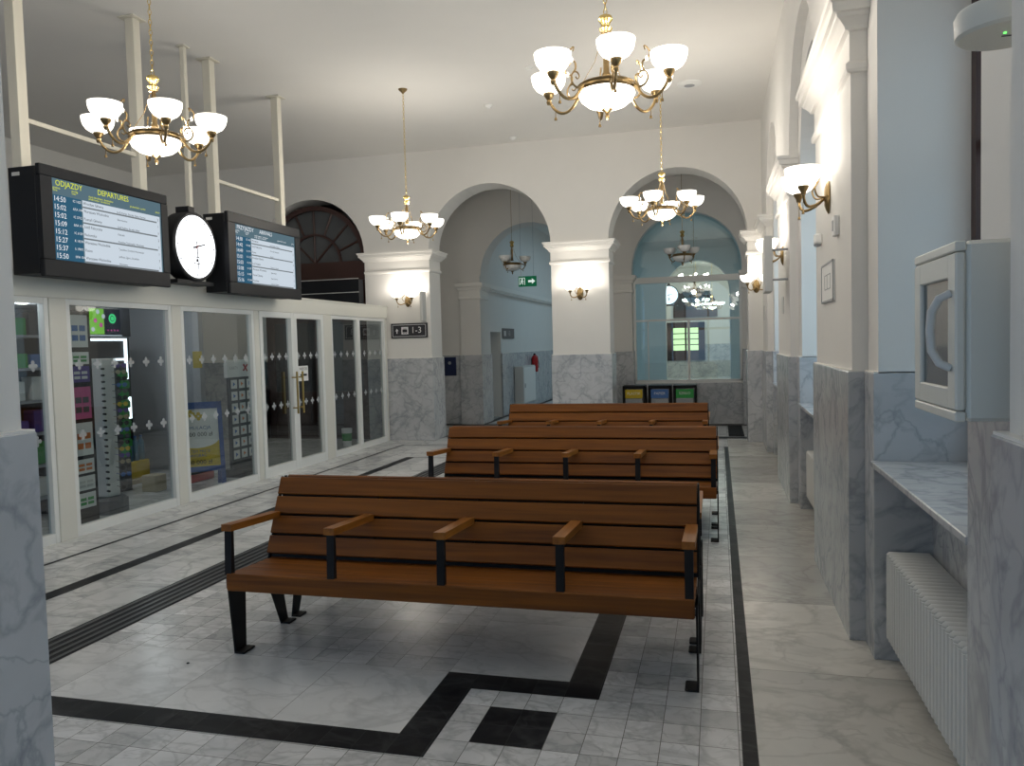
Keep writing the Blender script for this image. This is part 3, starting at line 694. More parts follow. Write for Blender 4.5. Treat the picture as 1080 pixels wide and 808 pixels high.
SC = [((-5.29, FY + .02, 2.47), 0, 'lit two-bowl brass sconce on the pier above the platform sign'),
      ((-2.21, FY + .02, 2.47), 0, 'lit two-bowl brass sconce on the pier between the two far arches'),
      ((.60, FY + .02, 2.47), 0, 'lit brass sconce in the far right corner'),
      ((X1 + .02, 5.36, 2.53), PI / 2 * 3, 'lit brass sconce on the first wall pier, above the framed notice'),
      ((X1 + .02, 8.95, 2.53), PI / 2 * 3, 'lit brass sconce on the second wall pier beside the projecting panel'),
      ((X1 + .02, 2.04, 2.68), PI / 2 * 3, 'brass sconce at the top edge, only its tassel tip showing')]
sp_ = make_sconce(SC[0][2])
for i, (l, rz, lab) in enumerate(SC):
    o = sp_ if i == 0 else dup(sp_, l, rz, lab)
    o.location = l; o.rotation_euler = (0, 0, rz); o['group'] = 'brass wall sconces'
sp_.location = SC[0][0]

# ------------------------------------------------------------------ shopfront
SX = -5.67
sf = thing('glass_shopfront', 'long white-framed glass shopfront below the departure boards', 'shopfront', (0, 0, 0))
Yc = [3.2, 5.64]
f = MB(); f.box(SX - .16, SX + .0, NY1 + .02, 12.97, 2.17, 2.385, bev=.006); f.box(SX - .17, SX + .015, NY1 + .02, 12.97, 2.375, 2.39); f.build('header_beam', M['white_metal'], sf)
def post(y0, y1, xo=.03): 
    f = MB(); f.box(SX - .12, SX + xo, y0, y1, 0, 2.17, bev=.005); f.build('post', M['white_metal'], sf)
post(5.66, 5.85, .0); post(7.27, 7.42, -.01); post(8.82, 8.93, -.01); post(10.62, 10.87, .0); post(12.86, 12.96, -.02); post(3.9, 4.05); post(NY1 + .03, 1.8)
clov = None
def clover(m, y, z, s=.042, x=None):
    x = SX - .045 if x is None else x
    for dy, dz in ((s * .8, 0), (-s * .8, 0), (0, s * .85), (0, -s * .85)):
        m.poly([(x, y + dy + s * .5 * math.cos(2 * PI * k / 12), z + dz + s * .5 * math.sin(2 * PI * k / 12)) for k in range(12)])
    m.poly([(x, y - s * .5, z - s * .5), (x, y + s * .5, z - s * .5), (x, y + s * .5, z + s * .5), (x, y - s * .5, z + s * .5)])
def panel(y0, y1, mids=(), fw=.05, z0=.0, z1=2.17, nclov=4, name='panel_frame', xf=-.01, base=.09):
    f = MB(); xa, xb = SX - .08, SX + xf
    f.box(xa, xb, y0, y0 + fw, z0, z1, bev=.004); f.box(xa, xb, y1 - fw, y1, z0, z1, bev=.004)
    cut = [y0 + fw] + [v for q in mids for v in (q - .05, q + .05)] + [y1 - fw]
    for k in range(0, len(cut), 2): f.box(xa + .001, xb - .003, cut[k], cut[k + 1], z0, z0 + base); f.box(xa + .001, xb - .003, cut[k], cut[k + 1], z1 - fw, z1)
    for q in mids: f.box(xa, xb, q - .05, q + .05, z0, z1, bev=.004)
    fo = f.build(name, M['frame_white'], sf)
    g = MB(); g.quad((SX - .055, y0 + fw * .6, z0 + base * .8), (SX - .055, y1 - fw * .6, z0 + base * .8), (SX - .055, y1 - fw * .6, z1 - fw * .6), (SX - .055, y0 + fw * .6, z1 - fw * .6)); g.build('glass_pane', M['shop_glass'], fo, weld=False)
    if nclov:
        for k in range(nclov):
            y = y0 + fw + (y1 - y0 - 2 * fw) * (k + .5) / nclov
            for z in (1.575, .92):
                global clov
                if clov is None:
                    c_ = MB(); clover(c_, 0, 0, .037, 0); clov = c_.build('clover_decal', M['decal'], fo, weld=False); d_ = clov
                else: d_ = clov.copy(); COL.objects.link(d_); d_.parent = fo
                d_.location = (SX - .045, y, z)
    return fo
panel(5.85, 7.27, nclov=6); panel(7.42, 8.82, nclov=6); panel(10.87, 12.86, (11.82,), nclov=9)
panel(4.05, 5.66, nclov=7); panel(1.8, 3.9, (2.85,), nclov=0)
for (a, b, hy) in ((8.93, 9.775, 9.70), (9.775, 10.62, 9.85)):
    fr = panel(a, b, fw=.075, nclov=4, name='door_leaf', xf=-.0, base=.13)
    h = MB(); h.tube([(SX + .06, hy, .78), (SX + .06, hy, 1.36)], .014, 10); h.tube([(SX - .02, hy, .86), (SX + .06, hy, .86)], .009, 8); h.tube([(SX - .02, hy, 1.28), (SX + .06, hy, 1.28)], .009, 8)
    h.tube([(SX - .14, hy, .78), (SX - .14, hy, 1.36)], .014, 10); h.build('pull_handle', M['handle'], fr, smooth=True)
# notice taped on the right door leaf
nb = MB(); nb.box(SX - .053, SX - .05, 9.93, 10.20, 1.215, 1.43, M['white'])
nb.text('WEJŚCIE', .055, (SX - .0495, 10.065, 1.385), (0, 1, 0), (0, 0, 1), M['ink'], 'CENTER'); nb.prism([(SX - .0488, 9.97, 1.30), (SX - .0488, 10.05, 1.34), (SX - .0488, 10.05, 1.315), (SX - .0488, 10.16, 1.315), (SX - .0488, 10.16, 1.285), (SX - .0488, 10.05, 1.285), (SX - .0488, 10.05, 1.26)], (.0004, 0, 0), M['ink'])
tag(nb.build('paper_notice', weld=False), 'white paper notice with a black arrow taped inside the glass door', 'notice')

# posts carrying the boards, up to the ceiling
for (y, w_, l) in ((5.50, .10, 'tall cream steel post at the left edge, left of the departures board'), (6.92, .10, 'cream steel post rising behind the right end of the departures board'), (7.70, .055, 'thin cream steel post above the round clock'),
                  (8.15, .10, 'cream steel post above the left end of the second board'), (9.60, .10, 'cream steel post at the right end of the second board')):
    p = thing('ceiling_post', l, 'post', (SX - .04, y, 2.39), 0, 'cream posts above the shopfront')
    s = MB(); s.box(-w_ / 2, w_ / 2, -w_ / 2, w_ / 2, 0, H - 2.39 - .012, bev=.004); s.build('shaft', M['post'], p)
    s = MB(); s.box(-w_ * .95, w_ * .95, -w_ * .95, w_ * .95, H - 2.39 - .014, H - 2.39 - .001); s.build('ceiling_plate', M['post'], p)
    s = MB(); s.box(-w_ * .8, w_ * .8, -w_ * .8, w_ * .8, .0005, .012); s.build('base_plate', M['post'], p)
for (a, b, l) in ((5.552, 6.868, 'horizontal cream bar between the two posts above the departures board'), (8.202, 9.548, 'horizontal cream bar between the two posts above the second board')):
    s = MB(); s.box(SX - .06, SX - .02, a, b, 3.66, 3.70, bev=.003); tag(s.build('cross_bar', M['post']), l, 'bar', 'cream bars between the posts')

# ------------------------------------------------------------------ departure boards
def board(name, label, y0, y1, z0, z1, s0, s1, t0, t1, rows, head, bright=True):
    b = thing(name, label, 'screen', (0, 0, 0)); xf = -5.30
    s = MB(); s.box(-5.62, xf - .05, y0 + .0, y1 - .0, z0 + .02, z1 - .02, bev=.004); s.build('housing', M['black'], b)
    s = MB(); s.box(xf - .05, xf, y0, y1, t1, z1, bev=.008); s.box(xf - .05, xf, y0, y1, z0, t0, bev=.008); s.box(xf - .05, xf - .001, y0 + .001, s0, t0, t1); s.box(xf - .05, xf - .001, s1, y1 - .001, t0, t1); s.build('bezel', M['black'], b)
    s = MB(); X = xf - .012; Wd = s1 - s0; Hh = t1 - t0
    def R(a, b_, c_, d_, mat, l=0): 
        x = X + .0008 * l; s.quad((x, s0 + Wd * a, t0 + Hh * c_), (x, s0 + Wd * b_, t0 + Hh * c_), (x, s0 + Wd * b_, t0 + Hh * d_), (x, s0 + Wd * a, t0 + Hh * d_), mat)
    hd = .80
    R(0, 1, 0, 1, M['screen_head']); R(.0, .235, 0, hd, M['screen_blue'], 1); R(.245, .985, .0, hd, M['screen_white'], 1)
    n = len(rows); rh = hd / n
    T = lambda body, sz, a, c_, mat, al='LEFT': s.text(body, sz, (X + .002, s0 + Wd * a, t0 + Hh * c_), (0, 1, 0), (0, 0, 1), mat, al, sx=.95)
    for k, (tm, nm, dest, via, pl) in enumerate(rows):
        zc = hd - rh * (k + .5)
        T(tm, .062, .01, zc, M['screen_text']); T(nm, .030, .165, zc + .012, M['screen_text'])
        T(dest, .034, .25, zc + .012, M['screen_ink']); T(via, .026, .55, zc - .012, M['screen_ink']); T(pl, .034, .955, zc, M['screen_ink'])
        if k in (0, 2, 4, 7): R(.245, .95, zc - rh * .48, zc - rh * .28, M['screen_bar'], 2)
    T(head[0], .068, .03, .945, M['screen_yellow'] if bright else M['screen_text']); T(head[1], .068, .38, .945, M['screen_yellow'] if bright else M['screen_text'])
    hm = M['screen_yellow'] if bright else M['screen_text']
    for a, c_, tx in ((.01, .885, 'godzina'), (.01, .855, 'time'), (.16, .885, 'pociąg'), (.16, .855, 'train'), (.30, .865, 'stacja docelowa / destination'), (.30, .835, 'przez stacje / via stations'), (.68, .86, 'przewoźnik / carrier'), (.94, .86, 'peron')):
        T(tx, .026, a, c_, hm)
    s.build('display', None, b, weld=False)
    s = MB(); s.box(xf - .33, xf - .31, y0 + .03, y0 + .08, z1 - .03, z1 - .022); 
    s = MB(); s.quad((-5.58, y0 - .001, z1 - .09), (-5.50, y0 - .001, z1 - .09), (-5.50, y0 - .001, z1 - .06), (-5.58, y0 - .001, z1 - .06)); s.build('rating_plate', M['lgrey'], b, weld=False)
    return b
rows = [('14:50', 'IC 1625', 'Wrocław Główny', 'Łódź Kaliska, Sieradz, Kalisz, Ostrów', '2'), ('15:02', 'ŁKA 1042', 'Warszawa Wschodnia', 'Skierniewice', '1'),
        ('15:02', 'IC 3712', 'Poznań Główny', 'Łódź Kaliska, Sieradz, Kalisz', '3'), ('15:09', 'ŁKA 1129', 'Łódź Fabryczna', 'Koluszki', '2'), ('15:12', 'IC 6129', 'Radomsko', 'Piotrków Trybunalski, Warszawa', '1'),
        ('15:27', 'R 19374', 'Warszawa Wschodnia', 'Żyrardów, Grodzisk Mazowiecki', '1'), ('15:37', 'Ł 19071', 'Kutno', 'Jedlicze, Zgierz, Ozorków', '7'), ('15:50', 'ŁKA 1044', 'Warszawa Wschodnia', 'Warszawa', '3')]
board('departures_board', 'large departures screen with yellow heading ODJAZDY DEPARTURES, left of the clock', 5.27, 6.80, 2.315, 3.23, 5.39, 6.71, 2.46, 3.135, rows, ('ODJAZDY', 'DEPARTURES'))
rows2 = [(t, nm, d_, v, p) for (nm, t, d_, v, p) in (('IC 1626', '14:38', 'Warszawa', 'Łódź Kaliska, Sieradz', '1'), ('R 1042', '14:42', 'Łódź Fabryczna', 'Koluszki, Andrespol', '2'), ('R 1713', '14:49', 'Kutno', 'Łowicz', '2'), ('IC 1129', '15:01', 'Wrocław Główny', '', '3'), ('IC 6120', '15:03', 'Łódź Kaliska', 'Pabianice, Sieradz', '1'), ('R 1937', '15:08', 'Warszawa Wschodnia', 'Skierniewice', '1'), ('R 1907', '15:15', 'Poznań Główny', 'Kalisz, Ostrów', '3'), ('IC 1044', '15:16', 'Piotrków', 'Koluszki, Rogów', '2'))]
board('arrivals_board', 'second timetable screen to the right of the clock', 7.80, 9.37, 2.315, 3.24, 7.94, 9.25, 2.45, 3.12, rows2, ('PRZYJAZDY', 'ARRIVALS'), False)

# clock
ck = thing('round_clock', 'round backlit station clock between the two timetable screens', 'clock', (-5.40, 7.36, 2.79))
s = MB(); s.lathe([(0, -.20), (.33, -.20), (.37, -.17), (.37, -.01), (.355, .004), (.335, .004), (.335, -.008)], seg=40, axis='x'); s.build('case', M['black'], ck, smooth=True)
for q in ((-.22, -.02, -.30, .30, -.40, -.36), (-.2, -.04, -.05, .05, .36, .43), (-.16, -.08, .30, .42, -.06, .06)):
    s = MB(); s.box(*q); s.build('bracket', M['black'], ck)
s = MB(); s.lathe([(0, -.002), (.333, -.002)], seg=40, axis='x'); dl = s.build('dial', M['dial'], ck)
s = MB()
for k in range(12):
    a = 2 * PI * k / 12; d_ = Vector((0, math.sin(a), math.cos(a))); n_ = Vector((0, math.cos(a), -math.sin(a))); p = d_ * .285; q = d_ * .315
    s.quad(Vector((.001, 0, 0)) + p + n_ * .006, Vector((.001, 0, 0)) + q + n_ * .006, Vector((.001, 0, 0)) + q - n_ * .006, Vector((.001, 0, 0)) + p - n_ * .006)
for (a, b, c_, d_) in ((-.05, .05, -.185, -.175), (-.05, .05, -.115, -.105), (-.05, -.04, -.185, -.105), (.04, .05, -.185, -.105), (-.01, .03, -.16, -.13)):
    s.quad((.001, a, c_), (.001, b, c_), (.001, b, d_), (.001, a, d_))
s.build('dial_marks', M['ink'], dl, weld=False)
def hand(ang, ln, w_, mat, x):
    a = math.radians(ang); d_ = Vector((0, math.sin(a), math.cos(a))); n_ = Vector((0, math.cos(a), -math.sin(a))); s = MB()
    s.prism([Vector((x, 0, 0)) + v for v in (d_ * -.06 + n_ * w_, d_ * ln + n_ * w_ * .6, d_ * ln - n_ * w_ * .6, d_ * -.06 - n_ * w_)], (.003, 0, 0)); return s
hand(75, .15, .010, M['ink'], .006).build('hour_hand', M['ink'], ck); hand(178, .25, .007, M['ink'], .011).build('minute_hand', M['ink'], ck); hand(48, .2, .003, M['red'], .016).build('second_hand', M['red'], ck)
# clock of the distant hall
c2 = dup(ck, (-1.75, 30.0, 3.35), -PI / 2, 'distant round backlit clock seen through the glass partition')
s = MB(); s.tube([(-1.75, 30.1, 3.78), (-1.75, 30.1, 4.85)], .02, 8); tag(s.build('clock_rod', M['black']), 'rod holding the distant clock behind the partition', 'rod')

# ------------------------------------------------------------------ shop interior
sh = thing('shop_shelving', 'dark shop shelving behind the leftmost glass panel', 'shelving', (-6.75, 4.4, 0))
s = MB(); s.box(-.4, -.36, 0, 2.3, 0, 2.1); s.box(-.4, .1, 0, .03, 0, 2.1); s.box(-.4, .1, 2.27, 2.3, 0, 2.1); s.build('carcass', M['dgrey'], sh)
for k in range(6):
    s = MB(); z = .2 + k * .33; s.box(-.36, .1, .03, 2.27, z, z + .025); s.build('shelf', M['grey'], sh)
ORD = ['top', 'second', 'third', 'fourth', 'fifth', 'sixth', 'seventh', 'eighth', 'ninth', 'tenth', 'eleventh', 'twelfth', 'thirteenth', 'fourteenth', 'fifteenth', 'sixteenth', 'seventeenth', 'eighteenth', 'nineteenth', 'lowest']
cnm = ['blue', 'white', 'orange', 'black', 'purple', 'green', 'grey', 'pink']
cols = [M['lblue'], M['white'], M['orange'], M['dgrey'], M['purple'], M['green'], M['lgrey'], M['pink']]
pk = None; n_ = 0
for k in range(6):
    for j in range(11):
        y = 4.46 + j * .2; z = .226 + k * .33; h_ = random.uniform(.12, .24); w_ = random.uniform(.11, .17)
        s = MB(); s.box(-.09, .05, 0, w_, 0, h_, bev=.006); q = random.randrange(8); o = s.build('goods_pack', cols[q]); o.location = (-6.78, y, z)
        tag(o, '%s boxed pack behind leftmost shop window, %s shelf, %s' % (cnm[q], ('lowest', 'fifth', 'fourth', 'third', 'second', 'top')[k], ('at its left end', 'second from its left end', 'third from its left end', 'fourth from its left end', 'fifth from its left end', 'in its middle', 'fifth from its right end', 'fourth from its right end', 'third from its right end', 'second from its right end', 'at its right end')[j]), 'pack', 'packs on the shop shelves')
# poster rack
pr = thing('poster_rack', 'black rack of small posters just behind the first glass panel', 'poster rack', (-5.86, 6.02, 0))
s = MB(); s.box(-.03, 0, 0, .30, .05, 2.08, bev=.004); s.box(-.16, .06, .06, .24, 0, .05); s.build('board', M['black'], pr)
def zf(y): return 2.04 - (y - 332) * .00897
for (a, b, mt, m2) in ((332, 366, 'white', 'lblue'), (371, 384, 'white', 'green'), (386, 403, 'purple', 'white'), (408, 442, 'pink', 'dgrey'), (446, 481, 'white', 'orange'), (485, 500, 'white', 'orange'), (503, 518, 'white', 'lgrey'), (521, 537, 'white', 'green')):
    s = MB(); z0, z1 = zf(b), zf(a); s.box(.0005, .004, .04, .26, z0, z1, M[mt])
    for q in range(4):
        yy = .07 + q % 2 * .09; zz = z0 + (z1 - z0) * (.2 + .3 * (q // 2)); s.box(.004, .006, yy, yy + .07, zz, zz + (z1 - z0) * .18, M[m2])
    s.build('poster', None, pr)
# sunglasses tower
tw = thing('sunglasses_tower', 'tall white sunglasses display tower behind the first glass panel', 'display stand', (-6.25, 6.86, 0))
s = MB(); s.lathe([(0, 0), (.20, 0), (.20, .14), (.16, .17), (0, .17)], seg=8); s.build('base', M['dgrey'], tw)
s = MB(); s.box(-.09, .09, -.09, .09, .17, 1.62, bev=.01); s.build('column', M['white'], tw)
s = MB()
for k in range(20):
    z = .24 + k * .067
    for sg in (-1,): s.tube([(.075, -.08, z), (.12, -.10, z)], .012, 6)
s.build('peg_strip', M['black'], tw)
gm = [M['black'], M['dgrey'], M['lblue'], M['black'], M['beige'], M['purple'], M['yellow']]
for k in range(20):
    s = MB(); z = .27 + k * .067
    for sg in (-1, 1): s.lathe([(0, -.003), (.022, -.003), (.024, 0), (.022, .003), (0, .003)], (0, sg * .03, 0), 10, None, 'x')
    s.box(-.003, .003, -.012, .012, .004, .01); s.box(-.12, 0, -.055, -.05, .0, .006); s.box(-.12, 0, .05, .055, 0, .006)
    o = s.build('sunglasses', gm[k % 7], smooth=True); o.location = (-6.02, 6.88, z); o.rotation_euler = (0, 0, -.5)
    tag(o, 'pair of %s sunglasses on the white display tower, %s pair of the column' % (('black', 'dark grey', 'blue', 'black', 'tan', 'purple', 'yellow')[k % 7], ORD[19 - k]), 'sunglasses', 'sunglasses on the tower')
# neon framed drinks display with a lottery screen over it
nd = thing('neon_display', 'black display unit outlined by white neon tubes, deep in the shop', 'display unit', (-7.62, 8.0, 0))
s = MB(); s.box(-.5, -.02, -.05, .9, 0, 1.88); s.build('cabinet', M['black'], nd)
s = MB()
for a, b, z0, z1 in ((.0, .83, 1.84, 1.87), (.80, .83, 1.33, 1.84), (.5, .80, 1.58, 1.61), (.68, .83, 1.07, 1.09), (.83, .86, .80, 1.09), (.68, .83, .80, .82)): s.box(-.02, .01, a, b, z0, z1)
s.build('neon_tube', M['neon'], nd)
ls = thing('lottery_screen', 'bright green and black screen above the neon display', 'screen', (-7.5, 8.08, 1.92))
s = MB(); s.box(-.08, .0, -.02, .70, -.03, .36, bev=.005); s.build('casing', M['black'], ls)
s = MB(); s.quad((.002, .0, .0), (.002, .24, .0), (.002, .24, .32), (.002, 0, .32), M['scr_green']); s.quad((.002, .24, .0), (.002, .52, .0), (.002, .52, .32), (.002, .24, .32), M['scr_dark'])
for k in range(5): s.lathe([(0, .004), (.03, .004)], (0, .05 + .045 * k, .06 + .055 * (k * 2 % 5)), 12, M['scr_magenta'] if k % 2 else M['screen_white'], 'x')
s.ring((.004, .38, .20), .05, .012, 14, 4, M['scr_lime'], (0, 1, 0), (0, 0, 1)); s.lathe([(0, .005), (.028, .005)], (0, .38, .20), 12, M['scr_lime'], 'x')
for k in range(4): s.lathe([(0, .004), (.012, .004)], (0, .30 + k * .055, .05), 10, M['scr_magenta'], 'x')
s.quad((.002, .0, -.022), (.002, .54, -.022), (.002, .54, -.010), (.002, .0, -.010), M['screen_white']); s.build('picture', None, ls, weld=False)
for k in range(9):
    s = MB(); s.box(-.03, .03, 0, .13, 0, .085, bev=.012); s.box(-.02, .02, .02, .11, .085, .10)
    o = s.build('green_packet', M['green']); o.location = (-6.95, 7.90 + .02 * (k % 2), .42 + k * .118); tag(o, 'bright green packet, %s in the column beside the sunglasses tower' % ('lowest' if k == 0 else ORD[8 - k]), 'packet', 'green packets')
rk = MB(); rk.box(-7.02, -6.981, 7.88, 8.07, .0, 1.55); tag(rk.build('packet_stand', M['dgrey']), 'dark stand holding the green packets', 'stand')
yc = thing('yellow_crate', 'yellow crate under the water bottles', 'crate', (-7.35, 8.1, .061))
s = MB(); s.box(-.25, .1, 0, .62, .0, .22, bev=.01); s.build('crate_body', M['yellow'], yc)
for k in range(4):
    b = MB(); b.lathe([(0, 0), (.04, 0), (.042, .02), (.04, .2), (.036, .24), (.014, .28), (.014, .30), (0, .30)], seg=12); o = b.build('water_bottle', M['water'], smooth=True); o.location = (-7.32, 8.34 + k * .105, .282)
    cc = MB(); cc.lathe([(0, .32), (.017, .32), (.017, .298), (0, .298)], seg=10); cc.build('cap', M['lblue'], o)
    tag(o, 'clear water bottle on the yellow crate, %s of the row' % ('leftmost', 'second from left', 'second from right', 'rightmost')[k], 'bottle', 'water bottles on the crate')
tb = MB(); tb.box(-7.60, -7.2, 8.05, 8.76, 0, .06, bev=.01); tag(tb.build('low_plinth', M['beige']), 'low beige plinth under the yellow crate', 'plinth')
# A-frame sign
af = thing('sandwich_board', 'blue sandwich board advertising a jackpot, behind the second glass panel', 'sign', (-6.42, 8.08, 0), -.85)
def lean(sg):
    s = MB(); a = sg * .22
    P3 = lambda y, z, e=0: (a * (1 - z / 1.05) + e * sg, y, z)
    for (y0, y1, z0, z1) in ((0, .05, 0, 1.05), (.55, .60, 0, 1.05), (0, .6, .97, 1.05), (0, .6, .22, .28)):
        s.prism([P3(y0, z0), P3(y1, z0), P3(y1, z1), P3(y0, z1)], (.02 * sg, 0, 0))
    return s, P3
for sg in (1, -1):
    s, P3 = lean(sg); fr = s.build('board_frame', M['blue'], af)
    s = MB(); s.quad(P3(.05, .28, .008), P3(.55, .28, .008), P3(.55, .60, .008), P3(.05, .60, .008), M['yellow']); s.quad(P3(.05, .60, .008), P3(.55, .60, .008), P3(.55, .97, .008), P3(.05, .97, .008), M['white'])
    s.poly([P3(.30 + .26 * math.cos(2 * PI * k / 20), .62 + .12 * math.sin(2 * PI * k / 20), .010) for k in range(20)], M['white'])
    if sg > 0:
        up = (-.21, 0, 1); 
        for bd, sz, y, z, mt in (('KUMULACJA', .058, .30, .74, 'blue'), ('8 000 000 zł', .072, .30, .66, 'ink'), ('KAŻDY MOŻE', .045, .30, .46, 'blue'), ('WYGRAĆ', .045, .30, .41, 'blue'), ('100 000 zł', .075, .30, .33, 'ink')):
            s.text(bd, sz, P3(y, z, .013), (0, 1, 0), up, M[mt], 'CENTER')
        for k in range(3):
            for dy, dz in ((.03, 0), (-.03, 0), (0, .03), (0, -.03)): s.poly([P3(.15 + k * .09 + dy + .022 * math.cos(2 * PI * q / 10), .88 + (k % 2) * .03 + dz + .022 * math.sin(2 * PI * q / 10), .012) for q in range(10)], M['yellow'])
    s.build('poster', None, fr, weld=False)
# gift card stand
gs = thing('card_stand', 'tall dark stand of gift cards beside the sandwich board', 'display stand', (-6.15, 8.95, 0))
s = MB(); s.box(-.06, -.02, .0, .55, .1, 1.32, bev=.004); s.box(-.2, .12, .05, .5, 0, .1); s.build('rack', M['dgrey'], gs)
s = MB(); s.box(-.06, -.01, -.04, .59, 1.32, 1.55, M['white']); s.text('KARTY', .06, (-.008, .10, 1.44), (0, 1, 0), (0, 0, 1), M['grey'], 'CENTER')
for a in (.7, 2.3): s.tube([(-.006, .36 - .06 * math.cos(a), 1.44 - .06 * math.sin(a)), (-.006, .36 + .06 * math.cos(a), 1.44 + .06 * math.sin(a))], .01, 6, M['red'])
s.build('header', None, gs)
cd = None
for i in range(3):
    for j in range(7):
        s = MB(); s.box(0, .004, 0, .13, 0, .115, M['white']); s.prism([(.0045, .04, .03), (.0045, .09, .058), (.0045, .04, .086)], (.001, 0, 0), M['lblue'] if i != 1 else M['orange'])
        o = s.build('gift_card', None); o.location = (-6.168, 8.99 + i * .175, 1.17 - j * .155); tag(o, 'white gift card in the %s column of the dark stand, %s row' % (('left', 'middle', 'right')[i], 'lowest' if j == 6 else ORD[j]), 'card', 'gift cards on the stand')
s = MB(); s.lathe([(0, 0), (.13, 0), (.12, .5), (.11, .9), (.13, 1.2), (.11, 1.42), (.06, 1.5), (0, 1.52)], seg=16); o = s.build('beige_figure', M['beige'], smooth=True); o.location = (-6.0, 7.66, 0); o.scale = (.4, .4, 1.); tag(o, 'slim rounded beige display column left of the sandwich board', 'column')
s = MB(); s.box(0, .004, 0, .16, 0, .19); o = s.build('yellow_sticker', M['yellow']); o.location = (-5.80, 7.75, 1.48); tag(o, 'square yellow card hanging behind the second glass panel', 'card')
s = MB(); s.box(-.14, .14, -.22, .22, 0, .10, M['red'], .01); s.box(-.12, .12, -.2, .2, .1, .16, M['dgrey'], .01); o = s.build('red_box', None); o.location = (-6.6, 8.75, 0); tag(o, 'low red and dark box on the shop floor by the card stand', 'box')
s = MB(); s.box(-.1, .1, -.1, .1, 0, .2, M['beige'], .01); o = s.build('cardboard_box', None); o.location = (-6.62, 8.02, 0); tag(o, 'small cardboard box on the floor at the foot of the sandwich board', 'box')
s = MB(); s.lathe([(0, 0), (.07, 0), (.09, .30), (.085, .30), (.068, .02), (0, .02)], seg=16, mat=M['white']); s.lathe([(.0785, .09), (.0865, .22)], seg=16, mat=M['green']); o = s.build('bucket', None, smooth=True); o.location = (-6.15, 12.2, 0); tag(o, 'white bucket with a green band behind the last glass panel', 'bucket')
# partition wall and cabinet backs inside the shop
s = MB(); s.box(-8.9, -8.8, NY1 + .05, 9.6, 0, 2.35); struct(s, 'wall_shop', M['dgrey'])
s = MB(); s.box(-8.8, -7.0, 9.5, 9.6, 0, 2.35); struct(s, 'wall_shop', M['grey'])
cs = MB(); cs.box(-8.8, -6.5, NY1 + .05, 9.6, 2.3, 2.36); struct(cs, 'ceiling', M['grey'])
for k, (x, y) in enumerate(((-6.2, 5.3), (-7.3, 7.0), (-7.2, 8.6), (-8.0, 7.6))):
    s = MB(); s.lathe([(0, -.012), (.05, -.012), (.06, 0), (0, 0)], (x, y, 2.3), 14); tag(s.build('shop_downlight', M['spot'], smooth=True), 'small round ceiling downlight inside the shop, above the %s' % ('goods shelves', 'sunglasses tower', 'card stand', 'neon display')[k], 'downlight', 'downlights in the shop')
    ld = bpy.data.lights.new('lamp', 'POINT'); ld.energy = 10; ld.color = (.95, .97, 1); ld.shadow_soft_size = .05
    lo = bpy.data.objects.new('lamp', ld); COL.objects.link(lo); lo.location = (x, y, 2.2)

# ------------------------------------------------------------------ signs and small fittings
# platform sign on the left pier
ps = thing('platform_sign', 'small black sign with arrow, train symbol and 1-3 on the left pier', 'sign', (-5.62, FY + .024, 1.82))
s = MB(); s.box(0, .69, -.03, 0, 0, .26, bev=.004); s.build('panel', M['sign_black'], ps)
s = MB(); 
for a, b, c_, d_ in ((.03, .66, .025, .033), (.03, .66, .227, .235), (.03, .038, .025, .235), (.652, .66, .025, .235)): s.box(a, b, -.032, -.030, c_, d_)
s.box(.20, .33, -.033, -.030, .065, .195); s.text('1-3', .155, (.38, -.031, .132), (1, 0, 0), (0, 0, 1), None)
s.prism([(.115, -.032, .17), (.085, -.032, .125), (.105, -.032, .125), (.105, -.032, .08), (.125, -.032, .08), (.125, -.032, .125), (.145, -.032, .125)], (0, .001, 0))
s.build('lettering', M['sign_white'], ps, weld=False)
s = MB(); s.box(.22, .31, -.0345, -.033, .10, .15, bev=.0005); s.box(.235, .30, -.0345, -.033, .155, .165); s.box(.23, .26, -.0345, -.033, .08, .09); s.box(.275, .30, -.0345, -.033, .08, .09); s.build('train_symbol', M['sign_black'], ps)
# projecting panels
pp = MB(); pp.box(-4.985, -4.935, 12.80, 12.99, 2.10, 2.62, bev=.01); tag(pp.build('wall_display', M['lgrey']), 'narrow grey panel seen edge-on beside the left pier sconce', 'panel')
pl = thing('projecting_sign', 'slim white panel seen edge-on, held off the second wall pier on arms', 'sign', (.47, 8.36, 2.12))
s = MB(); s.box(0, .075, 0, .42, 0, .56, bev=.006); s.build('sign_case', M['lgrey'], pl)
for z in (.12, .42):
    s = MB(); s.tube([(.07, .06, z), (.226, .06, z)], .012, 8); s.build('arm', M['grey'], pl)
# framed notice, call point, sensor on the first pier
nt_ = thing('framed_notice', 'framed evacuation plan hanging on the first wall pier', 'notice', (X1 + IN - .001, 5.40, 1.87))
s = MB(); s.box(-.012, 0, -.27, .27, 0, .25, M['white'], .003); s.build('sheet', None, nt_)
s = MB()
for a, b, c_, d_ in ((-.27, .27, 0, .012), (-.27, .27, .238, .25), (-.27, -.26, 0, .25), (.26, .27, 0, .25)): s.box(-.016, -.012, a, b, c_, d_)
s.box(-.0135, -.012, -.15, .12, .08, .085); s.box(-.0135, -.012, -.15, .12, .17, .175); s.box(-.0135, -.012, -.15, -.14, .08, .175); s.box(-.0135, -.012, .0, .01, .08, .175); s.box(-.0135, -.012, .11, .12, .08, .175); s.build('plan_frame', M['grey'], nt_)
s = MB(); s.box(-.03, 0, -.05, .05, -.06, .06, M['white'], .006); s.box(-.034, -.03, -.02, .02, -.03, .03, M['grey']); o = s.build('wall_thermostat', None); o.location = (X1 + IN, 5.0, 2.30); tag(o, 'small white square box on the first wall pier below the sconce', 'thermostat')
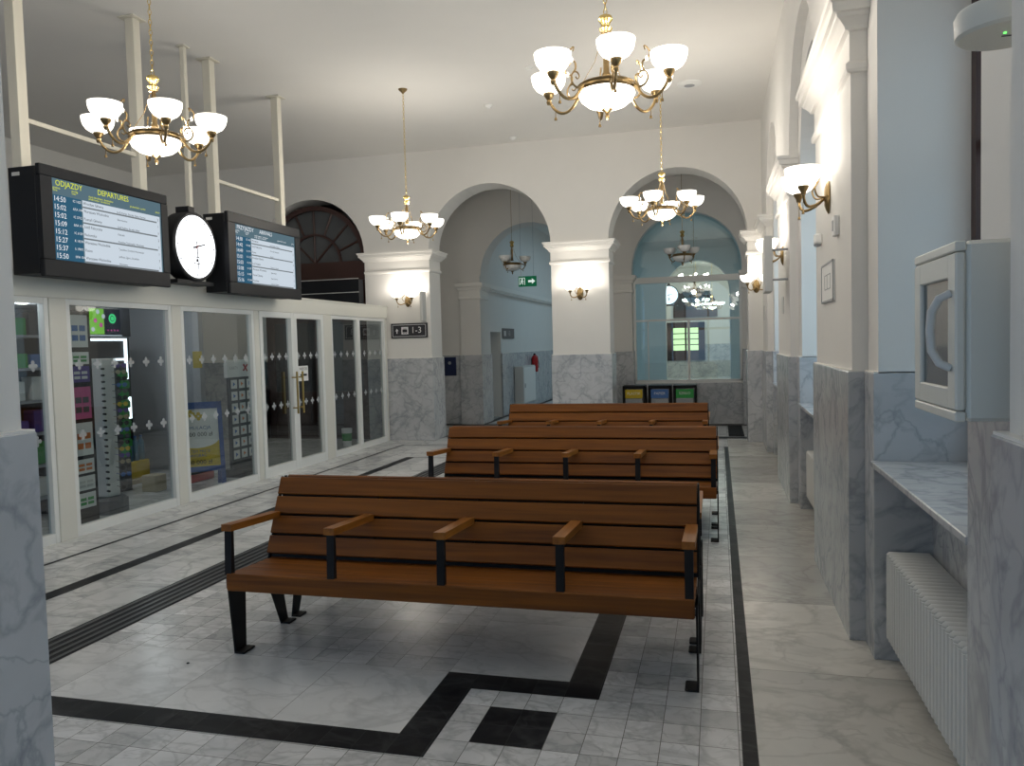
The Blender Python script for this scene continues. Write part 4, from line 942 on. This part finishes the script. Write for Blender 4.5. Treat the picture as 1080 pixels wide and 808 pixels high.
s = MB(); s.box(-.05, 0, -.03, .03, -.04, .03, M['white'], .01); s.lathe([(0, -.06), (.02, -.055), (.025, -.04)], (-.03, 0, 0), 10, M['grey']); o = s.build('motion_sensor', None); o.location = (X1 + IN, 5.75, 2.32); tag(o, 'small white sensor left of the square box on the first wall pier', 'sensor')
s = MB(); s.box(-.008, 0, -.10, .10, -.09, .09, M['lgrey'], .002); o = s.build('wall_plate', None); o.location = (X1 + IN, 9.05, 2.0); tag(o, 'small grey plate on the second wall pier', 'plate')
s = MB(); s.box(-.008, 0, -.10, .10, -.11, .11, M['lgrey'], .002); o = s.build('wall_plate', None); o.location = (X1 + IN, 12.6, 2.03); tag(o, 'small grey plate on the last wall pier by the far corner', 'plate')

# defibrillator cabinet at the near right
cb = thing('wall_cabinet', 'cream glass-fronted wall cabinet with a curved handle at the right edge', 'cabinet', (.45, 1.71, 1.475))
s = MB(); s.box(.02, .243, 0, .33, 0, .355, bev=.008); s.build('body', M['white_metal'], cb)
s = MB(); s.box(.0, .02, .0, .33, .0, .02, bev=.003); s.box(.0, .02, .0, .33, .335, .355, bev=.003)
s.box(.0, .019, .0, .055, .022, .333, bev=.004); s.box(.0, .019, .275, .33, .022, .333, bev=.004); s.box(.0, .019, .05, .28, .022, .065, bev=.003); s.box(.0, .019, .05, .28, .285, .333, bev=.003)
dr = s.build('door', M['white_metal'], cb)
s = MB(); s.box(.008, .012, .053, .277, .063, .287); s.build('door_glass', M['dark_glass'], dr)
s = MB(); s.tube([(.0, .028, .105), (-.02, .034, .115), (-.030, .05, .14), (-.032, .055, .18), (-.030, .05, .22), (-.02, .034, .245), (.0, .028, .255)], .0085, 10); s.build('handle', M['lgrey'], dr, smooth=True)

# round alarm sounder on the near right pier
rd = thing('round_detector', 'round white detector with a green light near the top right corner', 'detector', (.585, 1.86, 2.26))
s = MB(); s.lathe([(0, .0), (.088, .0), (.095, .006), (.097, .045), (.092, .055), (0, .055)], seg=36); s.build('housing', M['white_metal'], rd, smooth=True)
s = MB(); s.lathe([(0, -.002), (.003, -.002), (.003, 0)], (-.01, -.02, 0), 8); s.build('green_light', M['led'], rd)
s = MB(); s.box(-.01, .012, -.002, .002, -.0015, .0); s.box(-.092, -.09, -.01, .01, .02, .04); s.build('vent_mark', M['dgrey'], rd)
s = MB(); s.box(.0, .12, -.03, .03, .055, .075, bev=.004); s.build('bracket', M['white_metal'], rd)
s = MB(); s.box(.01, .06, -.055, -.05, .056, .074); s.build('red_sticker', M['orange'], rd)
# ceiling fittings
for (x, y, r, h_, l) in ((-3.107, 10.895, .055, .05, 'small white smoke detector on the ceiling, nearer of two left of the largest chandelier'), (-3.216, 12.70, .06, .045, 'white ceiling detector close to the far wall above the arches'), (-2.2, 9.6, .05, .03, 'faint round cover plate on the ceiling left of the biggest chandelier')):
    s = MB(); s.lathe([(0, -h_), (r * .55, -h_), (r * .7, -h_ * .6), (r, -h_ * .5), (r * 1.05, 0), (0, 0)], (x, y, H), 20); tag(s.build('smoke_detector', M['white'], smooth=True), l, 'detector')
s = MB(); s.lathe([(.07, -.03), (.09, -.02), (.16, -.012), (.165, 0), (0, 0)], (0, 0, 0), 28, M['white']); s.lathe([(0, -.026), (.068, -.028), (.07, -.03)], (0, 0, 0), 28, M['grey']); o = s.build('ceiling_speaker', None, smooth=True); o.location = (-.32, 10.9, H); tag(o, 'round white speaker in the ceiling right of the largest chandelier', 'speaker')

# exit signs
e1 = thing('exit_sign', 'green exit sign with a down arrow hanging before the brown fanlight', 'exit sign', (-7.28, 12.4, 2.95))
s = MB(); s.box(-.11, .11, -.02, .02, 0, .22, bev=.004); s.build('sign_face', M['green_sign'], e1)
s = MB(); s.prism([(0, -.021, .04), (-.06, -.021, .10), (-.022, -.021, .10), (-.022, -.021, .18), (.022, -.021, .18), (.022, -.021, .10), (.06, -.021, .10)], (0, -.002, 0)); s.build('arrow', M['sign_glow'], e1)
s = MB(); s.box(-.13, .13, -.03, .03, .22, .30, bev=.01); s.build('lamp_box', M['lgrey'], e1)
s = MB(); s.tube([(0, 0, .30), (0, 0, H - 2.95)], .003, 5); s.build('cord', M['grey'], e1)
e2 = thing('exit_sign', 'green exit sign with running man and right arrow hanging behind the left arch', 'exit sign', (-3.39, 14.2, 2.72))
s = MB(); s.box(-.17, .17, -.02, .02, 0, .19, bev=.004); s.build('sign_face', M['green_sign'], e2)
s = MB(); Y_ = -.021; s.prism([(.15, Y_, .095), (.09, Y_, .145), (.09, Y_, .115), (.02, Y_, .115), (.02, Y_, .075), (.09, Y_, .075), (.09, Y_, .045)], (0, -.002, 0))
s.box(-.15, -.142, -.023, -.02, .03, .16); s.box(-.05, -.042, -.023, -.02, .03, .16); s.box(-.15, -.042, -.023, -.02, .155, .162)
s.lathe([(0, -.023), (.014, -.023)], (-.095, 0, .135), 10, None, 'y'); s.tube([(-.095, Y_, .12), (-.10, Y_, .085)], .010, 5); s.tube([(-.10, Y_, .085), (-.08, Y_, .065), (-.085, Y_, .035)], .006, 5); s.tube([(-.10, Y_, .085), (-.115, Y_, .06), (-.135, Y_, .05)], .006, 5); s.tube([(-.12, Y_, .085), (-.11, Y_, .11), (-.075, Y_, .10), (-.065, Y_, .085)], .005, 5)
s.build('pictogram', M['sign_glow'], e2, weld=False)
s = MB(); s.tube([(-.12, 0, .19), (-.12, 0, 4.85 - 2.72)], .003, 5); s.tube([(.12, 0, .19), (.12, 0, 4.85 - 2.72)], .003, 5); s.build('cord', M['grey'], e2)

# corridor fittings
fe = thing('fire_extinguisher', 'red fire extinguisher hanging on the blue-lit corridor wall', 'fire extinguisher', (-4.71, 20.35, .92))
s = MB(); s.lathe([(0, 0), (.075, 0), (.085, .02), (.085, .36), (.06, .42), (.025, .45), (0, .45)], seg=20); s.build('cylinder', M['red'], fe, smooth=True)
s = MB(); s.box(-.025, .025, -.06, .03, .45, .49, bev=.005); s.tube([(0, .02, .46), (.06, .07, .40), (.09, .06, .2), (.085, .04, .1)], .010, 8); s.build('valve', M['black'], fe, smooth=True)
s = MB(); s.box(-.088, -.08, -.05, .05, .1, .35); s.build('bracket', M['black'], fe)
wc = thing('white_cabinet', 'tall pale cabinet hanging on the corridor wall left of the extinguisher', 'cabinet', (-4.79, 18.45, .2))
s = MB(); s.box(0, .22, 0, 1.3, 0, .92, bev=.01); s.build('cabinet_body', M['lgrey'], wc)
s = MB(); s.box(.22, .235, .03, 1.27, .03, .89, bev=.004); s.build('door', M['white'], wc)
s = MB(); s.box(.235, .25, .1, .13, .4, .5); s.build('handle', M['grey'], wc)
cs = thing('corridor_sign', 'small grey sign on the corridor wall above the marble', 'sign', (-4.825, 17.55, 1.80))
s = MB(); s.box(0, .02, 0, 1.05, 0, .24, bev=.003); s.build('panel', M['dgrey'], cs)
s = MB(); s.text('1-3', .16, (.021, .45, .12), (0, 1, 0), (0, 0, 1), None); s.box(.020, .022, .10, .28, .06, .18); s.build('lettering', M['lgrey'], cs, weld=False)
po = MB(); po.box(-5.63, -5.36, 15.755, 15.78, 1.03, 1.42, M['navy'], .003); po.lathe([(0, -.0), (.035, -.0)], (-5.5, 15.7535, 1.3), 14, M['grey'], 'y'); tag(po.build('navy_notice_board', None), 'small navy blue notice board on dark marble behind the left arch', 'notice board')
# recycling bins
for k, (x, mt, tx, l) in enumerate(((-1.79, 'yellow', 'PLASTIK', 'recycling bin with a yellow label, leftmost of three in the far arch'), (-1.30, 'lblue', 'PAPIER', 'recycling bin with a blue label, middle of three in the far arch'), (-.83, 'green', 'SZKŁO', 'recycling bin with a green label, rightmost of three in the far arch'))):
    b = thing('recycling_bin', l, 'bin', (x, 15.15, 0), 0, 'recycling bins in the far right arch'); W_ = .43
    s = MB()
    for a in (0, W_ - .04):
        for c_ in (0, .34): s.box(a, a + .04, c_, c_ + .04, 0, .80, bev=.004)
    s.box(0, W_, 0, .38, .76, .80, bev=.004); s.box(0, W_, 0, .38, .04, .08); s.build('frame', M['black_steel'], b)
    s = MB(); s.box(.05, W_ - .05, .02, .36, .08, .56, bev=.01); s.build('bin_body', M['grey'], b)
    s = MB(); s.box(.05, W_ - .05, .005, .02, .56, .73, M[mt], .002); s.text(tx, .07, (W_ / 2, .0045, .65), (1, 0, 0), (0, 0, 1), M['white'], 'CENTER'); s.build('label_plate', None, b)
    s = MB(); s.box(.04, W_ - .04, .02, .36, .74, .765, bev=.004); s.build('lid', M['black'], b)
# greenery outside the windows
for k, (x, y, r, l) in enumerate(((6.5, 3.0, 1.8, 'leafy bush outside the nearest right window'), (7.5, 8.5, 2.2, 'leafy bush outside the second right window'))):
    s = MB(); t = thing('garden_bush', l, 'bush', (x, y, -.2))
    for q in range(420):
        u = random.uniform(-1, 1); a = random.uniform(0, 2 * PI); rr = r * random.uniform(.75, 1.05); w = math.sqrt(1 - u * u); p = Vector((rr * w * math.cos(a), rr * w * math.sin(a), r + rr * u)); e = Vector((random.uniform(-1, 1), random.uniform(-1, 1), random.uniform(-1, 1))).normalized() * .22; g_ = e.orthogonal().normalized() * .12
        s.quad(p - e, p + g_, p + e, p - g_)
    s.build('foliage', M['leaf'], t, weld=False)
    s = MB(); s.tube([(0, 0, 0), (0, 0, r)], [.12, .08], 8); s.build('trunk', M['brown'], t)

# ------------------------------------------------------------------ light
w = bpy.data.worlds.new('World'); S.world = w; w.use_nodes = True; nt = w.node_tree; nt.nodes.clear()
o_ = nt.nodes.new('ShaderNodeOutputWorld'); bg = nt.nodes.new('ShaderNodeBackground'); bg.inputs[0].default_value = (.50, .74, 1., 1); bg.inputs[1].default_value = .85
nt.links.new(bg.outputs[0], o_.inputs[0])
# unseen area lights added in place of daylight and lamp glow
def area(name, loc, rot, sx, sy, e, col):
    ld = bpy.data.lights.new(name, 'AREA'); ld.shape = 'RECTANGLE'; ld.size = sx; ld.size_y = sy; ld.energy = e; ld.color = col
    lo = bpy.data.objects.new(name, ld); COL.objects.link(lo); lo.location = loc; lo.rotation_euler = rot; return lo
area('corridor_fill', (-1.8, 21, 4.7), (0, 0, 0), 3, 6, 60, (.55, .82, 1.))  # added cool panel under the ceiling standing in for daylight, no fixture
area('distant_hall_fill', (-1.8, 31, 4.7), (0, 0, 0), 4, 6, 100, (1., .93, .82))  # added warm area light besides the chandeliers of that hall
for (c_, r), e_ in zip(opn, (9, 26, 26)): area('window_daylight', (1.42, c_, 2.2), (0, PI / 2, 0), 2.0, 1.3, e_, (.50, .77, 1.))
area('rear_daylight_fill', (-1.7, -3.9, 2.0), (-PI / 2, 0, PI), 4.6, 2.8, 2, (.62, .78, 1.))
area('side_daylight_fill', (.88, -1.4, 2.3), (0, PI / 2, 0), 2.2, 1.8, 9, (.55, .76, 1.))  # added to brighten the near left pillar from the side opening
area('rear_daylight_fill', (-7., -3.9, 2.3), (-PI / 2, 0, PI), 4.0, 2.4, 70, (.50, .70, 1.))  # added cool fill that turns the left ceiling and floor bluish

# ------------------------------------------------------------------ camera
cam = bpy.data.cameras.new('camera'); co = bpy.data.objects.new('camera', cam); COL.objects.link(co)
R_ = Matrix(((0.9670643622826691, 0.013201196056557073, 0.2541893932198802), (0.25315992637335594, 0.05366523784872983, -0.9659348290258905), (-0.0263926293015969, 0.9984717175109746, 0.048555725195211445)))
co.matrix_world = Matrix.Translation((0, 0, 1.65)) @ R_.to_4x4()
cam.sensor_width = 36; cam.sensor_fit = 'HORIZONTAL'; cam.lens = 827.966 / 1080 * 36; cam.clip_start = .05; cam.clip_end = 200
S.camera = co
S.view_settings.view_transform = 'Standard'; S.view_settings.look = 'None'; S.view_settings.exposure = 0.; S.view_settings.gamma = 1; S.view_settings.use_curve_mapping = False
S.cycles.use_denoising = True
S.cycles.max_bounces = 10; S.cycles.diffuse_bounces = 5; S.cycles.transparent_max_bounces = 16; S.cycles.sample_clamp_indirect = 6.
